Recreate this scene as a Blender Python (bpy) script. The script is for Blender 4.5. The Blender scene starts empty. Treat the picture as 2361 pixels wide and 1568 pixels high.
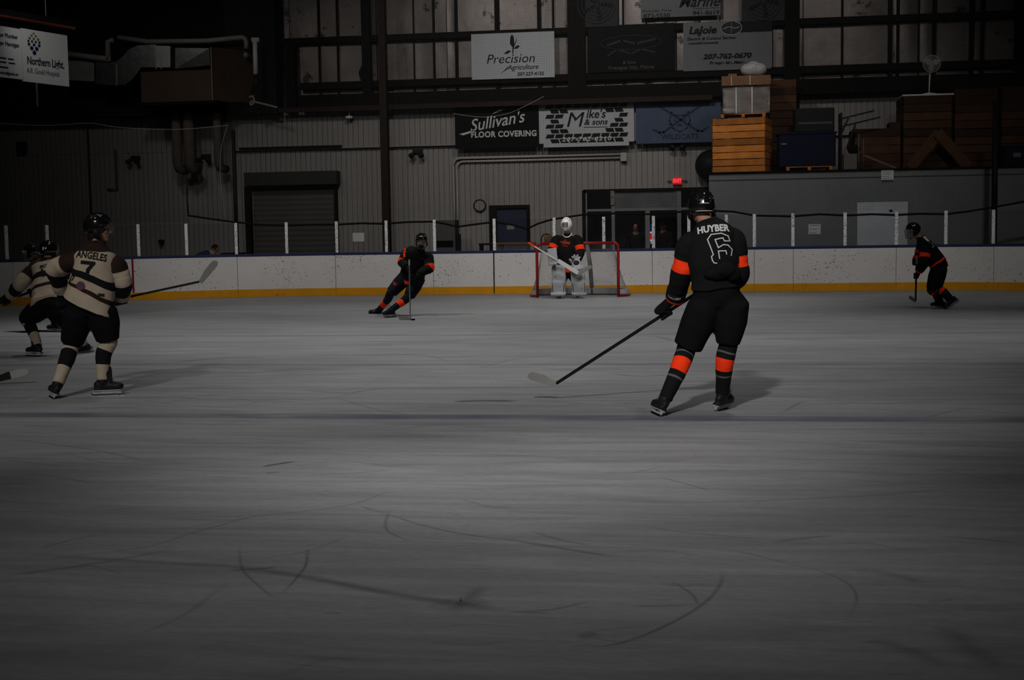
import bpy, bmesh, math, random
import numpy as np
from mathutils import Vector as V, Matrix, noise as mnoise
from mathutils.bvhtree import BVHTree
random.seed(7)
S = bpy.context.scene
COL = S.collection
# ------------------------------------------------------------------ camera
F_PX = 3043.27; YAW, PITCH, ROLL = .14876, .08047, -.01587
CAM = V((3.0157, -30.5561, 1.4987))
def cam_axes():
    cy, sy, cp, sp = math.cos(YAW), math.sin(YAW), math.cos(PITCH), math.sin(PITCH)
    f = V((-sy*cp, cy*cp, -sp)); r = V((cy, sy, 0)); u = r.cross(f)
    c, s = math.cos(ROLL), math.sin(ROLL)
    return c*r+s*u, -s*r+c*u, f
CR, CU, CF = cam_axes()
cd = bpy.data.cameras.new('camera'); co = bpy.data.objects.new('camera', cd); COL.objects.link(co)
cd.sensor_fit = 'HORIZONTAL'; cd.sensor_width = 36; cd.lens = F_PX*36/2361; cd.clip_end = 200; cd.clip_start = .1
m = Matrix((CR, CU, -CF)).transposed().to_4x4(); m.translation = CAM; co.matrix_world = m
S.camera = co
# ------------------------------------------------------------------ view, world, lamps
S.view_settings.view_transform = 'Standard'; S.view_settings.look = 'None'
S.view_settings.exposure = 0; S.view_settings.gamma = 1; S.view_settings.use_curve_mapping = False
W = bpy.data.worlds.new('world'); S.world = W; W.use_nodes = True
W.node_tree.nodes['Background'].inputs[0].default_value = (.5, .5, .52, 1)
W.node_tree.nodes['Background'].inputs[1].default_value = .006
def spot(name, loc, tgt, power, size, blend=1., rad=.35, col=(1, .97, .93)):
    l = bpy.data.lights.new(name, 'SPOT'); l.energy = power; l.spot_size = math.radians(size); l.spot_blend = blend
    l.shadow_soft_size = rad; l.color = col
    o = bpy.data.objects.new(name, l); COL.objects.link(o); o.location = loc
    o.rotation_euler = (V(tgt)-V(loc)).to_track_quat('-Z', 'Y').to_euler()
    return o
# unseen spots in place of roof lamps, fitted to a bright centre and dark edges
LAMPS = (((4.6, -18, 9), (3.6, -18, 0), 454.0, 60),
 ((-1.5, -14.5, 9), (-1.0, -14, 0), 1277.0, 75),
 ((3, -14.5, 9), (2.5, -14, 0), 505.0, 75),
 ((0.5, -9, 9), (0.5, -8.5, 0), 513.0, 80),
 ((-6, -10, 9), (-5, -9, 0), 1730.0, 85),
 ((-11, -9, 9), (-11, -1, 0), 237.0, 80),
 ((-6, -9, 9), (-6, 1.5, 0.3), 1749.0, 70),
 ((-1, -9, 9), (-0.5, 2, 0.5), 355.0, 60),
 ((3.5, -9, 9), (3, 2, 0.5), 936.0, 60),
 ((9, -9, 9), (8, 2, 0.5), 919.0, 70),
 ((-10, -3, 9.3), (-9, 7, 3.0), 409.0, 70),
 ((-4, -2, 9.3), (-3, 7, 4), 1292.0, 80),
 ((1, -2, 9.3), (1, 7, 4.5), 1531.0, 80),
 ((6, -2, 9.3), (6, 7, 4.5), 567.0, 80),
 ((6, -11, 9), (6, -10.5, 0), 1278.0, 75),
 ((1, -4.5, 9), (1, -4, 0), 1735.0, 75),
 ((2, -26.5, 9), (1.8, -25.5, 0), 267.0, 45),
 ((-13, -2, 9.3), (-13.5, 7, 3), 154.0, 75),
 ((1.2, -32, 8.8), (1.6, -20.2, 1.1), 5631.0, 34),  # added behind the camera to brighten player 6
 ((-2.5, -31, 8.8), (-2.6, -18.6, 1.1), 2613.0, 34),  # added behind the camera to brighten the tan players
 ((0.8, -12, 8.8), (0.1, -0.3, 1.0), 850.0, 30),  # narrow spot added to brighten the goaltender
 ((1.6, -23.6, 9), (1.7, -23.6, 0), 579.0, 42),
 ((3.4, -23, 9), (3.2, -22.5, 0), 311.0, 50),
 ((-3.6, -22.6, 9), (-3.8, -22.4, 0), 461.0, 62),
 ((4.6, -26, 9), (4.4, -26, 0), 115.0, 55))
for a_, t_, p_, z_ in LAMPS: spot('fitted_spot', a_, t_, p_, z_)
# ------------------------------------------------------------------ pixel helpers (they give real points on real planes)
def ray(px, py): return (CF + (px-1180.5)/F_PX*CR - (py-784)/F_PX*CU)
def P(px, py, Y): d = ray(px, py); return CAM + d*((Y-CAM.y)/d.y)
def G(px, py, z=0.): d = ray(px, py); return CAM + d*((z-CAM.z)/d.z)
def PD(px, py, depth): return CAM + ray(px, py)*depth
def proj(p):
    d = V(p)-CAM; z = d.dot(CF); return 1180.5+F_PX*d.dot(CR)/z, 784-F_PX*d.dot(CU)/z
# ------------------------------------------------------------------ materials
MATS = {}
def lin(c):
    return tuple(((x/255)/12.92 if x/255 <= .04045 else ((x/255+.055)/1.055)**2.4) for x in c)
def mat(name, col, rough=.6, metal=0., var=.12, scale=8., bump=0., bscale=40., spec=.12, emit=None, estr=1.):
    if name in MATS: return MATS[name]
    m = bpy.data.materials.new(name); m.use_nodes = True; MATS[name] = m
    nt = m.node_tree; N = nt.nodes; L = nt.links; b = N['Principled BSDF']
    b.inputs['Roughness'].default_value = rough; b.inputs['Metallic'].default_value = metal
    b.inputs['Specular IOR Level'].default_value = spec
    tc = N.new('ShaderNodeTexCoord'); nz = N.new('ShaderNodeTexNoise'); nz.inputs['Scale'].default_value = scale
    nz.inputs['Detail'].default_value = 4
    L.new(tc.outputs['Object'], nz.inputs['Vector'])
    mx = N.new('ShaderNodeMix'); mx.data_type = 'RGBA'
    mx.inputs[6].default_value = (*[c*(1-var) for c in col], 1); mx.inputs[7].default_value = (*[min(1, c*(1+var)) for c in col], 1)
    L.new(nz.outputs['Fac'], mx.inputs[0]); L.new(mx.outputs[2], b.inputs['Base Color'])
    if bump:
        n2 = N.new('ShaderNodeTexNoise'); n2.inputs['Scale'].default_value = bscale; L.new(tc.outputs['Object'], n2.inputs['Vector'])
        bp = N.new('ShaderNodeBump'); bp.inputs['Strength'].default_value = bump; bp.inputs['Distance'].default_value = .02
        L.new(n2.outputs['Fac'], bp.inputs['Height']); L.new(bp.outputs['Normal'], b.inputs['Normal'])
    if emit:
        b.inputs['Emission Color'].default_value = (*emit, 1); b.inputs['Emission Strength'].default_value = estr
    m['out'] = 0
    return m
def bands(name, stops, rough=.9, bump=.07, bscale=120.):
    """cloth with colour bands woven along the garment (attribute t runs along it)"""
    if name in MATS: return MATS[name]
    m = mat(name, (.1, .1, .1), rough, 0, .1, 12, bump, bscale, spec=.15); nt = m.node_tree; N = nt.nodes; L = nt.links
    at = N.new('ShaderNodeAttribute'); at.attribute_name = 't'
    rp = N.new('ShaderNodeValToRGB'); rp.color_ramp.interpolation = 'CONSTANT'
    els = rp.color_ramp.elements
    els[0].position = 0; els[0].color = (*stops[0][1], 1)
    while len(els) > 1: els.remove(els[-1])
    for p, c in stops[1:]:
        e = els.new(p); e.color = (*c, 1)
    L.new(at.outputs['Fac'], rp.inputs[0])
    nz = [n for n in N if n.type == 'TEX_NOISE'][0]
    mp = N.new('ShaderNodeMapRange'); mp.inputs[3].default_value = .8; mp.inputs[4].default_value = 1.15
    L.new(nz.outputs['Fac'], mp.inputs[0])
    vm = N.new('ShaderNodeVectorMath'); vm.operation = 'SCALE'
    L.new(rp.outputs[0], vm.inputs[0]); L.new(mp.outputs[0], vm.inputs[3])
    L.new(vm.outputs[0], N['Principled BSDF'].inputs['Base Color'])
    return m
def glassmat(name, tint=.93, gl=.06):
    if name in MATS: return MATS[name]
    m = bpy.data.materials.new(name); m.use_nodes = True; MATS[name] = m; nt = m.node_tree; N = nt.nodes; L = nt.links
    N.remove(N['Principled BSDF']); o = N['Material Output']
    t = N.new('ShaderNodeBsdfTransparent'); t.inputs[0].default_value = (tint, tint, tint, 1)
    g = N.new('ShaderNodeBsdfGlossy'); g.inputs['Roughness'].default_value = .12
    nz = N.new('ShaderNodeTexNoise'); nz.inputs['Scale'].default_value = 5
    mp = N.new('ShaderNodeMapRange'); mp.inputs[3].default_value = gl*.5; mp.inputs[4].default_value = gl*1.5
    L.new(nz.outputs[0], mp.inputs[0])
    mx = N.new('ShaderNodeMixShader'); L.new(mp.outputs[0], mx.inputs[0]); L.new(t.outputs[0], mx.inputs[1]); L.new(g.outputs[0], mx.inputs[2])
    L.new(mx.outputs[0], o.inputs[0]); return m
BLK = (.006, .0062, .0068); ORG = (.98, .045, .006); TAN = (.37, .305, .235); BRN = (.022, .012, .008); WHT = (.62, .62, .60)
M = dict(
 black=mat('black_cloth', BLK, .9, 0, .2, 20, .08, 120, .08), navy=mat('navy_cloth', (.009, .011, .018), .9, 0, .2, 20, .08, 120, .08),
 skin=mat('skin', (.36, .19, .13), .55, 0, .1, 30), hair=mat('dark_hair', (.012, .009, .007), .7),
 shell=mat('helmet_shell', (.006, .006, .007), .12, 0, .1, 5, 0, 1, .6), shellwhite=mat('white_mask_shell', (.85, .85, .85), .3, 0, .08, 14, 0, 1, .4),
 white=mat('white_print', WHT, .7), letter=mat('grey_white_twill', (.55, .55, .55), .8), orange=mat('orange_twill', ORG, .8, spec=.1), dimorange=mat('faded_orange_print', (.28, .03, .012), .8, var=.4, scale=40),
 blackprint=mat('black_print', (.006, .006, .006), .7, spec=.1), darkgrey=mat('dark_grey_print', (.018, .018, .02), .7),
 boot=mat('skate_boot', (.012, .012, .013), .45, 0, .4, 30, .2, 60), holder=mat('blade_holder', (.34, .34, .34), .4), steel=mat('skate_steel', (.6, .6, .6), .2, 1),
 glove=mat('glove_leather', (.008, .008, .01), .6, 0, .3, 25, .15, 90, .15), shaft=mat('carbon_shaft', (.008, .008, .009), .35, 0, .3, 50, 0, 1, .25),
 tape=mat('white_tape', (.215, .21, .20), .8, 0, .15, 40, .05, 150), whitestick=mat('white_stick', (.55, .55, .53), .4, 0, .05, 6),
 cap=mat('cap_rail_blue', (.022, .028, .085), .5), yellow=mat('kick_plate_yellow', (.60, .265, .010), .5, 0, .2, 3), 
 post=mat('glass_post', (.8, .8, .79), .5, 0, .35, 60), redpipe=mat('goal_red', (.24, .008, .010), .35, 0, .1, 9, 0, 1, .4),
 cord=mat('white_cord', (.33, .32, .31), .8), blackpipe=mat('black_pipe', (.006, .006, .006), .5, 0, .1, 5, 0, 1, .1), rope=mat('black_rope', (.006, .006, .006), .8),
 girt=mat('girt_steel', (.0045, .0038, .0035), .7, 0, .3, 2, 0, 1, .04), column=mat('column_steel', (.018, .011, .009), .7, 0, .3, 3, 0, 1, .06),
 pipewhite=mat('white_pipe', (.42, .41, .39), .4), galv=mat('galvanised_sheet', (.36, .36, .36), .26, 1., .25, 5, .25, 4),
 ply=mat('plywood', (.042, .026, .018), .7, 0, .3, 3), crate=mat('crate_wood', (.36, .125, .022), .7, 0, .45, 3.5, .2, 30), cratedark=mat('old_crate_wood', (.034, .014, .0065), .75, 0, .5, 3, .2, 30),
 crateold=mat('grey_crate_wood', (.11, .075, .05), .75, 0, .4, 3), cardboard=mat('cardboard', (.13, .065, .032), .7, 0, .25, 4), wrap=glassmat('stretch_wrap', .86, .09),
 bag=mat('white_plastic_bag', (.26, .25, .245), .3, 0, .2, 12, .6, 18), bluebin=mat('navy_plastic', (.0045, .006, .018), .6, 0, .15, 5, 0, 1, .06), blackplastic=mat('black_plastic', (.006, .006, .0065), .5, 0, .2, 6, 0, 1, .10),
 grey=mat('grey_paint', (.10, .105, .108), .6, 0, .12, 1.5), paper=mat('paper', (.5, .52, .52), .7, 0, .05), doorwhite=mat('white_door_paint', (.40, .43, .46), .5, 0, .25, 2),
 wallgrey=mat('storage_wall_paint', (.135, .140, .146), .7, 0, .15, 1.2), doorblue=mat('blue_door', (.017, .019, .036), .5, 0, .3, 2), rolldoor=mat('roll_door', (.052, .049, .046), .6, 0, .15, 1.0),
 trimblack=mat('dark_trim', (.006, .006, .006), .7, 0, .1, 5, 0, 1, .05), alu=mat('aluminium_frame', (.12, .12, .12), .5, .3), signwhite=mat('sign_white', (.27, .28, .29), .5, 0, .08, 1.5),
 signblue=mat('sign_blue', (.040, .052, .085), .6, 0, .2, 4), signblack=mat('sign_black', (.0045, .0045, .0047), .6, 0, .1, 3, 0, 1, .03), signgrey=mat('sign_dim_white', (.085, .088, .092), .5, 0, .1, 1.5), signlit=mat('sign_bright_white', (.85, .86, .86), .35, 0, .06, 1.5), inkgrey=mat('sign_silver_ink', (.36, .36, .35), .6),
 jacket=mat('dark_jacket', (.012, .013, .016), .85), jacketblue=mat('blue_jacket', (.012, .02, .045), .85), wood=mat('plank_wood', (.12, .07, .04), .7, 0, .4, 4),
 pad=mat('goalie_pad', (.36, .36, .38), .6, 0, .2, 9, .1, 20), rubber=mat('black_rubber', (.004, .004, .004), .8, 0, .1, 5, 0, 1, .05), red=mat('red_paint', (.22, .012, .016), .5),
 clearglass=glassmat('rink_glass_sheet', .95, .035), visor=glassmat('clear_visor', .93, .045), doorglass=glassmat('door_glass', .8, .05),
)
def per_piece(m, lo, hi):      # each board of a crate its own shade of wood
    nt = m.node_tree; N = nt.nodes; L = nt.links; b = N['Principled BSDF']; src = b.inputs['Base Color'].links[0].from_socket
    g = N.new('ShaderNodeNewGeometry'); r = N.new('ShaderNodeMapRange'); L.new(g.outputs['Random Per Island'], r.inputs[0]); r.inputs[3].default_value = lo; r.inputs[4].default_value = hi
    v = N.new('ShaderNodeVectorMath'); v.operation = 'SCALE'; L.new(src, v.inputs[0]); L.new(r.outputs[0], v.inputs[3]); L.new(v.outputs[0], b.inputs['Base Color'])
per_piece(M['crate'], .4, 1.3); per_piece(M['cratedark'], .45, 1.6)
def crinkle(m, strength, scale):
    nt = m.node_tree; N = nt.nodes; g = [n for n in N if n.type == 'BSDF_GLOSSY'][0]; n = N.new('ShaderNodeTexNoise'); n.inputs['Scale'].default_value = scale; n.inputs['Detail'].default_value = 5
    bp = N.new('ShaderNodeBump'); bp.inputs['Strength'].default_value = strength; bp.inputs['Distance'].default_value = .05; nt.links.new(n.outputs[0], bp.inputs['Height']); nt.links.new(bp.outputs[0], g.inputs['Normal']); g.inputs['Roughness'].default_value = .06
crinkle(M['wrap'], 1., 9)
# ------------------------------------------------------------------ mesh builder
class MB:
    def __init__(s): s.v = []; s.f = []; s.t = []; s.mi = []; s.cm = 0
    def add(s, vs, fs, t=0.):
        n = len(s.v); s.v += [V(v) for v in vs]; s.t += (list(t) if hasattr(t, '__len__') else [t]*len(vs))
        s.f += [tuple(i+n for i in f) for f in fs]; s.mi += [s.cm]*len(fs); return s
    def hexa(s, p, t=0.):   # 8 points: bottom 4 ccw, top 4
        return s.add(p, [(3, 2, 1, 0), (4, 5, 6, 7), (0, 1, 5, 4), (1, 2, 6, 5), (2, 3, 7, 6), (3, 0, 4, 7)], t)
    def box(s, c, d, ax=None, t=0.):
        c = V(c); X, Y, Z = ax if ax else (V((1, 0, 0)), V((0, 1, 0)), V((0, 0, 1)))
        a, b, h = d[0]/2, d[1]/2, d[2]/2
        return s.hexa([c+X*i*a+Y*j*b+Z*k*h for k in (-1, 1) for i, j in ((-1, -1), (1, -1), (1, 1), (-1, 1))], t)
    def bb(s, x0, x1, y0, y1, z0, z1): return s.box(((x0+x1)/2, (y0+y1)/2, (z0+z1)/2), (abs(x1-x0), abs(y1-y0), abs(z1-z0)))
    def bar(s, a, b, w, h=None, up=(0, 0, 1)):
        a, b = V(a), V(b); h = h or w; Z = (b-a).normalized(); X = Z.cross(V(up))
        if X.length < 1e-4: X = Z.cross(V((0, 1, 0)))
        X.normalize(); Y = Z.cross(X); return s.box((a+b)/2, (w, h, (b-a).length), (X, Y, Z))
    def loft(s, rings, closed=True, ts=None, cap=True):
        n = len(rings[0]); vs = [p for r in rings for p in r]; fs = []
        for i in range(len(rings)-1):
            for j in range(n if closed else n-1):
                k = (j+1) % n; fs.append((i*n+j, i*n+k, (i+1)*n+k, (i+1)*n+j))
        t = [tt for tt in (ts or [i/(len(rings)-1) for i in range(len(rings))]) for _ in range(n)]
        if cap and closed:
            fs.append(tuple(reversed(range(n)))); fs.append(tuple(range((len(rings)-1)*n, len(rings)*n)))
        return s.add(vs, fs, t)
    def tube(s, pts, r, n=10, cap=True):
        pts = [V(p) for p in pts]; rr = r if hasattr(r, '__len__') else [r]*len(pts); rings = []; ref = None
        for i, p in enumerate(pts):
            d = (pts[min(i+1, len(pts)-1)]-pts[max(i-1, 0)]).normalized()
            if ref is None: ref = V((0, 0, 1)) if abs(d.z) < .9 else V((1, 0, 0))
            X = (ref-d*ref.dot(d)).normalized(); Y = d.cross(X); ref = X
            rings.append([p+(X*math.cos(a)+Y*math.sin(a))*rr[i] for a in (2*math.pi*k/n for k in range(n))])
        return s.loft(rings, True, None, cap)
    def ell(s, c, r, ax=None, n=16, m_=10):
        c = V(c); X, Y, Z = ax if ax else (V((1, 0, 0)), V((0, 1, 0)), V((0, 0, 1)))
        if not hasattr(r, '__len__'): r = (r, r, r)
        rings = []
        for i in range(m_+1):
            th = math.pi*(.02+.96*i/m_); rings.append([c+X*(r[0]*math.sin(th)*math.cos(a))+Y*(r[1]*math.sin(th)*math.sin(a))-Z*(r[2]*math.cos(th)) for a in (2*math.pi*k/n for k in range(n))])
        return s.loft(rings)
    def capsule(s, a, b, ra, rb, n=12):
        a, b = V(a), V(b); d = (b-a); L = d.length
        if L < 1e-5: return s.ell(a, ra)
        d /= L; pts = []; rr = []
        for i in range(5): th = math.pi/2*(i/4); pts.append(a-d*ra*math.cos(th)); rr.append(max(.001, ra*math.sin(th)))
        for i in range(5): th = math.pi/2*(i/4); pts.append(b+d*rb*math.sin(th)); rr.append(max(.001, rb*math.cos(th)))
        return s.tube(pts, rr, n)
    def disc(s, c, r, nrm, th=.02, n=28):
        c = V(c); d = V(nrm).normalized(); return s.tube([c-d*th/2, c+d*th/2], r, n)
    def build(s, name, mt, parent=None, smooth=False, bevel=0., sub=0, solid=0., remesh=0., smoothit=0, loc=None):
        me = bpy.data.meshes.new(name); org = V(parent['org']) if parent is not None else V(loc) if loc is not None else V((0, 0, 0))
        if parent is None and loc is None and s.v:
            xs = [v.x for v in s.v]; ys = [v.y for v in s.v]; org = V(((min(xs)+max(xs))/2, (min(ys)+max(ys))/2, min(v.z for v in s.v)))
        me.from_pydata([v-org for v in s.v], [], s.f); me.update()
        bm = bmesh.new(); bm.from_mesh(me); bmesh.ops.recalc_face_normals(bm, faces=bm.faces[:]) if not solid else None; bm.to_mesh(me); bm.free()
        a = me.attributes.new('t', 'FLOAT', 'POINT'); a.data.foreach_set('value', s.t)
        mts = mt if isinstance(mt, (list, tuple)) else [mt]
        for q in mts: me.materials.append(q)
        if len(mts) > 1: me.polygons.foreach_set('material_index', s.mi)
        o = bpy.data.objects.new(name, me); COL.objects.link(o); o['org'] = tuple(org)
        if remesh:
            md = o.modifiers.new('r', 'REMESH'); md.mode = 'VOXEL'; md.voxel_size = remesh
            if smoothit: ms = o.modifiers.new('s', 'SMOOTH'); ms.factor = .5; ms.iterations = smoothit
            dg = bpy.context.evaluated_depsgraph_get(); me2 = bpy.data.meshes.new_from_object(o.evaluated_get(dg))
            o.modifiers.clear(); o.data = me2; me = me2; me.name = name
            me.materials.clear()
            for q in mts: me.materials.append(q)
        if smooth: me.polygons.foreach_set('use_smooth', [True]*len(me.polygons))
        if solid: md = o.modifiers.new('solid', 'SOLIDIFY'); md.thickness = solid; md.offset = 0
        if bevel: md = o.modifiers.new('bevel', 'BEVEL'); md.width = bevel; md.segments = 2; md.limit_method = 'ANGLE'
        if sub: md = o.modifiers.new('sub', 'SUBSURF'); md.levels = sub; md.render_levels = sub
        if parent is not None: o.parent = parent
        else: o.location = org
        return o
def thing(name, label, cat, loc, group=None, kind=None):
    o = bpy.data.objects.new(name, None); COL.objects.link(o); o.location = loc; o['org'] = tuple(loc); o.empty_display_size = .2
    return tag(o, label, cat, group, kind)
def tag(o, label=None, cat=None, group=None, kind=None):
    if label: o['label'] = label
    if cat: o['category'] = cat
    if group: o['group'] = group
    if kind: o['kind'] = kind
    return o
def struct(o, label=None): o['kind'] = 'structure'; return tag(o, label)
# text -> flat lettering, placed on a frame (origin, x axis, y axis, normal)
def text_geo(txt, size, bold=0., shear=0., wide=1., spacing=1., align='CENTER', ext=.0015, res=3):
    cu = bpy.data.curves.new('txt', 'FONT'); cu.body = txt; cu.size = size; cu.shear = shear; cu.space_character = spacing
    cu.align_x = align; cu.align_y = 'CENTER'; cu.offset = bold; cu.resolution_u = res; cu.extrude = ext
    o = bpy.data.objects.new('txt', cu); COL.objects.link(o)
    me = bpy.data.meshes.new_from_object(o.evaluated_get(bpy.context.evaluated_depsgraph_get()))
    vs = [V((v.co.x*wide, v.co.y, v.co.z)) for v in me.vertices]; fs = [tuple(p.vertices) for p in me.polygons]
    bpy.data.objects.remove(o); bpy.data.curves.remove(cu); bpy.data.meshes.remove(me)
    return vs, fs
def put(mb, geo, o, ux, uy, un, lift=.002, warp=None):
    vs, fs = geo; o, ux, uy, un = V(o), V(ux), V(uy), V(un); out = []
    for v in vs:
        x, y = (v.x, v.y) if warp is None else warp(v.x, v.y)
        out.append(o+ux*x+uy*y+un*(v.z+lift))
    mb.add(out, fs)
def poly_geo(pts, ext=.0015):
    n = len(pts); vs = [V((x, y, ext)) for x, y in pts]+[V((x, y, -ext)) for x, y in pts]
    return vs, [tuple(range(n)), tuple(reversed(range(n, 2*n)))]+[(i, (i+1) % n, n+(i+1) % n, n+i) for i in range(n)]
def stroke_geo(pts, w, closed=False, ext=.0015):
    vs = []; fs = []; n = len(pts); segs = n if closed else n-1
    for i in range(segs):
        a = V((*pts[i], 0)); b = V((*pts[(i+1) % n], 0)); d = (b-a).normalized(); p = V((-d.y, d.x, 0))*w/2; a = a-d*w*.4; b = b+d*w*.4
        k = len(vs)
        vs += [a+p+V((0, 0, ext)), a-p+V((0, 0, ext)), b-p+V((0, 0, ext)), b+p+V((0, 0, ext)), a+p-V((0, 0, ext)), a-p-V((0, 0, ext)), b-p-V((0, 0, ext)), b+p-V((0, 0, ext))]
        fs += [(k, k+1, k+2, k+3), (k+7, k+6, k+5, k+4), (k, k+4, k+5, k+1), (k+1, k+5, k+6, k+2), (k+2, k+6, k+7, k+3), (k+3, k+7, k+4, k)]
    return vs, fs
# ================================================================== RINK
RE = 1.989; SIDE = {1: (11.82, 4.015), -1: (14.4, 8.25)}      # half width and corner radius, right and left
RW = 14.4
def bpt(s):     # point and inward normal along the boards; s=0 behind the goal, + to the right
    sg = 1 if s >= 0 else -1; W_, R_ = SIDE[sg]
    a = abs(s); L0 = W_-R_; L1 = L0+R_*math.pi/2
    if a <= L0: p, n = V((a, RE, 0)), V((0, -1, 0))
    elif a <= L1:
        th = (a-L0)/R_; p = V((L0+R_*math.sin(th), RE-R_+R_*math.cos(th), 0)); n = V((-math.sin(th), -math.cos(th), 0))
    else: p, n = V((W_, RE-R_-(a-L1), 0)), V((-1, 0, 0))
    return V((p.x*sg, p.y, 0)), V((n.x*sg, n.y, 0))
def s_of(px, z=.5):
    lo, hi = -17.5, 14.6
    for _ in range(50):
        md = (lo+hi)/2; q = bpt(md)[0]; q.z = z
        if proj(q)[0] < px: lo = md
        else: hi = md
    return (lo+hi)/2
def strip(mb, s0, s1, z0, z1, off0, off1):   # slab along the boards between inward offsets
    n = max(1, int(abs(s1-s0)/.25)); rings = []
    for i in range(n+1):
        p, nn = bpt(s0+(s1-s0)*i/n)
        rings.append([p+nn*off0+V((0, 0, z0)), p+nn*off1+V((0, 0, z0)), p+nn*off1+V((0, 0, z1)), p+nn*off0+V((0, 0, z1))])
    mb.loft(rings)
# ice
ice = bpy.data.materials.new('ice'); ice.use_nodes = True
def ice_nodes():
    nt = ice.node_tree; N = nt.nodes; L = nt.links; b = N['Principled BSDF']
    b.inputs['Roughness'].default_value = .42; b.inputs['Specular IOR Level'].default_value = .18
    g = N.new('ShaderNodeNewGeometry')
    def noise(sx, sy, scale, det=6, dist=0.):
        mp = N.new('ShaderNodeMapping'); mp.inputs['Scale'].default_value = (sx, sy, 1); L.new(g.outputs['Position'], mp.inputs[0])
        n = N.new('ShaderNodeTexNoise'); n.inputs['Scale'].default_value = scale; n.inputs['Detail'].default_value = det; n.inputs['Distortion'].default_value = dist
        L.new(mp.outputs[0], n.inputs['Vector']); return n.outputs['Fac']
    def rng(x, a, bb, c, d):
        r = N.new('ShaderNodeMapRange'); L.new(x, r.inputs[0])
        for i, q in enumerate((a, bb, c, d)): r.inputs[i+1].default_value = q
        return r.outputs[0]
    def mul(x, y):
        q = N.new('ShaderNodeMath'); q.operation = 'MULTIPLY'; L.new(x, q.inputs[0])
        if hasattr(y, 'links') or not isinstance(y, (int, float)): L.new(y, q.inputs[1])
        else: q.inputs[1].default_value = y
        return q.outputs[0]
    big = rng(noise(.5, 1.2, .5), .3, .7, .86, 1.1)
    strk = rng(noise(.45, 3.0, 1.8, 11, 1.0), .34, .66, .83, 1.10)
    fine = rng(noise(1, 2.5, 16, 6, .5), .3, .7, .90, 1.07)
    dark = rng(noise(.25, 2.2, 1.1, 8, 1.2), .60, .74, 1., .80)
    v = mul(mul(big, strk), mul(fine, dark))
    # faint blue line under the ice, and two faint dark stripes across it
    sp = N.new('ShaderNodeSeparateXYZ'); L.new(g.outputs['Position'], sp.inputs[0])
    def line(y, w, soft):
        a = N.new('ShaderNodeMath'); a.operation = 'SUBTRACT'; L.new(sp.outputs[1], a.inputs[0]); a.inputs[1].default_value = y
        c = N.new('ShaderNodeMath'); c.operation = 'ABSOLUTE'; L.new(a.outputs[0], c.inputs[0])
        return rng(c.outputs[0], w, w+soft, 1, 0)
    cm = N.new('ShaderNodeVectorMath'); cm.operation = 'SCALE'; cm.inputs[0].default_value = (.256, .265, .277); L.new(v, cm.inputs[3])
    prev = cm.outputs[0]
    worn = rng(noise(1.2, 3, .9, 5), .3, .62, .25, 1.)
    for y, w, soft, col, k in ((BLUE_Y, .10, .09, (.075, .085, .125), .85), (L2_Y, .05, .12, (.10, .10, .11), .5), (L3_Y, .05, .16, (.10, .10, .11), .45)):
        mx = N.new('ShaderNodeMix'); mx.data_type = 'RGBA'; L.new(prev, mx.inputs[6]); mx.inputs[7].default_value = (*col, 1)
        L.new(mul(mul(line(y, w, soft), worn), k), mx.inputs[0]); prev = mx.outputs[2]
    L.new(prev, b.inputs['Base Color'])
    bp = N.new('ShaderNodeBump'); bp.inputs['Strength'].default_value = .15; bp.inputs['Distance'].default_value = .01
    L.new(noise(1, 3, 14, 6), bp.inputs['Height']); L.new(bp.outputs[0], b.inputs['Normal'])
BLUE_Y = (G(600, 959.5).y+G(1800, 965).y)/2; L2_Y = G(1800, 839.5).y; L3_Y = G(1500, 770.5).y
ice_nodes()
scr = bpy.data.materials.new('ice_scratch'); scr.use_nodes = True
def scr_nodes():
    nt = scr.node_tree; N = nt.nodes; L = nt.links; b = N['Principled BSDF']; b.inputs['Base Color'].default_value = (.05, .05, .052, 1); b.inputs['Roughness'].default_value = .6
    at = N.new('ShaderNodeAttribute'); at.attribute_name = 't'; nz = N.new('ShaderNodeTexNoise'); nz.inputs['Scale'].default_value = 14; nz.inputs['Detail'].default_value = 4
    mp = N.new('ShaderNodeMapRange'); mp.inputs[1].default_value = .3; mp.inputs[2].default_value = .65; mp.inputs[3].default_value = .15; L.new(nz.outputs[0], mp.inputs[0])
    mu = N.new('ShaderNodeMath'); mu.operation = 'MULTIPLY'; L.new(at.outputs['Fac'], mu.inputs[0]); L.new(mp.outputs[0], mu.inputs[1])
    t = N.new('ShaderNodeBsdfTransparent'); mx = N.new('ShaderNodeMixShader'); L.new(mu.outputs[0], mx.inputs[0]); L.new(t.outputs[0], mx.inputs[1]); L.new(b.outputs[0], mx.inputs[2])
    L.new(mx.outputs[0], N['Material Output'].inputs[0])
scr_nodes()
def catmull(pts, k):
    pts = [V(p) for p in pts]; out = []
    for i in range(len(pts)-1):
        a, b, c, d = pts[max(i-1, 0)], pts[i], pts[i+1], pts[min(i+2, len(pts)-1)]
        for j in range(k):
            t = j/k; out.append(.5*((2*b)+(c-a)*t+(2*a-5*b+4*c-d)*t*t+(3*b-a-3*c+d)*t**3))
    return out+[pts[-1]]
imb = MB()
imb.bb(-RW-.1, RW+.1, -31.5, RE+.1, -.03, 0)
imb.cm = 1
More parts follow.
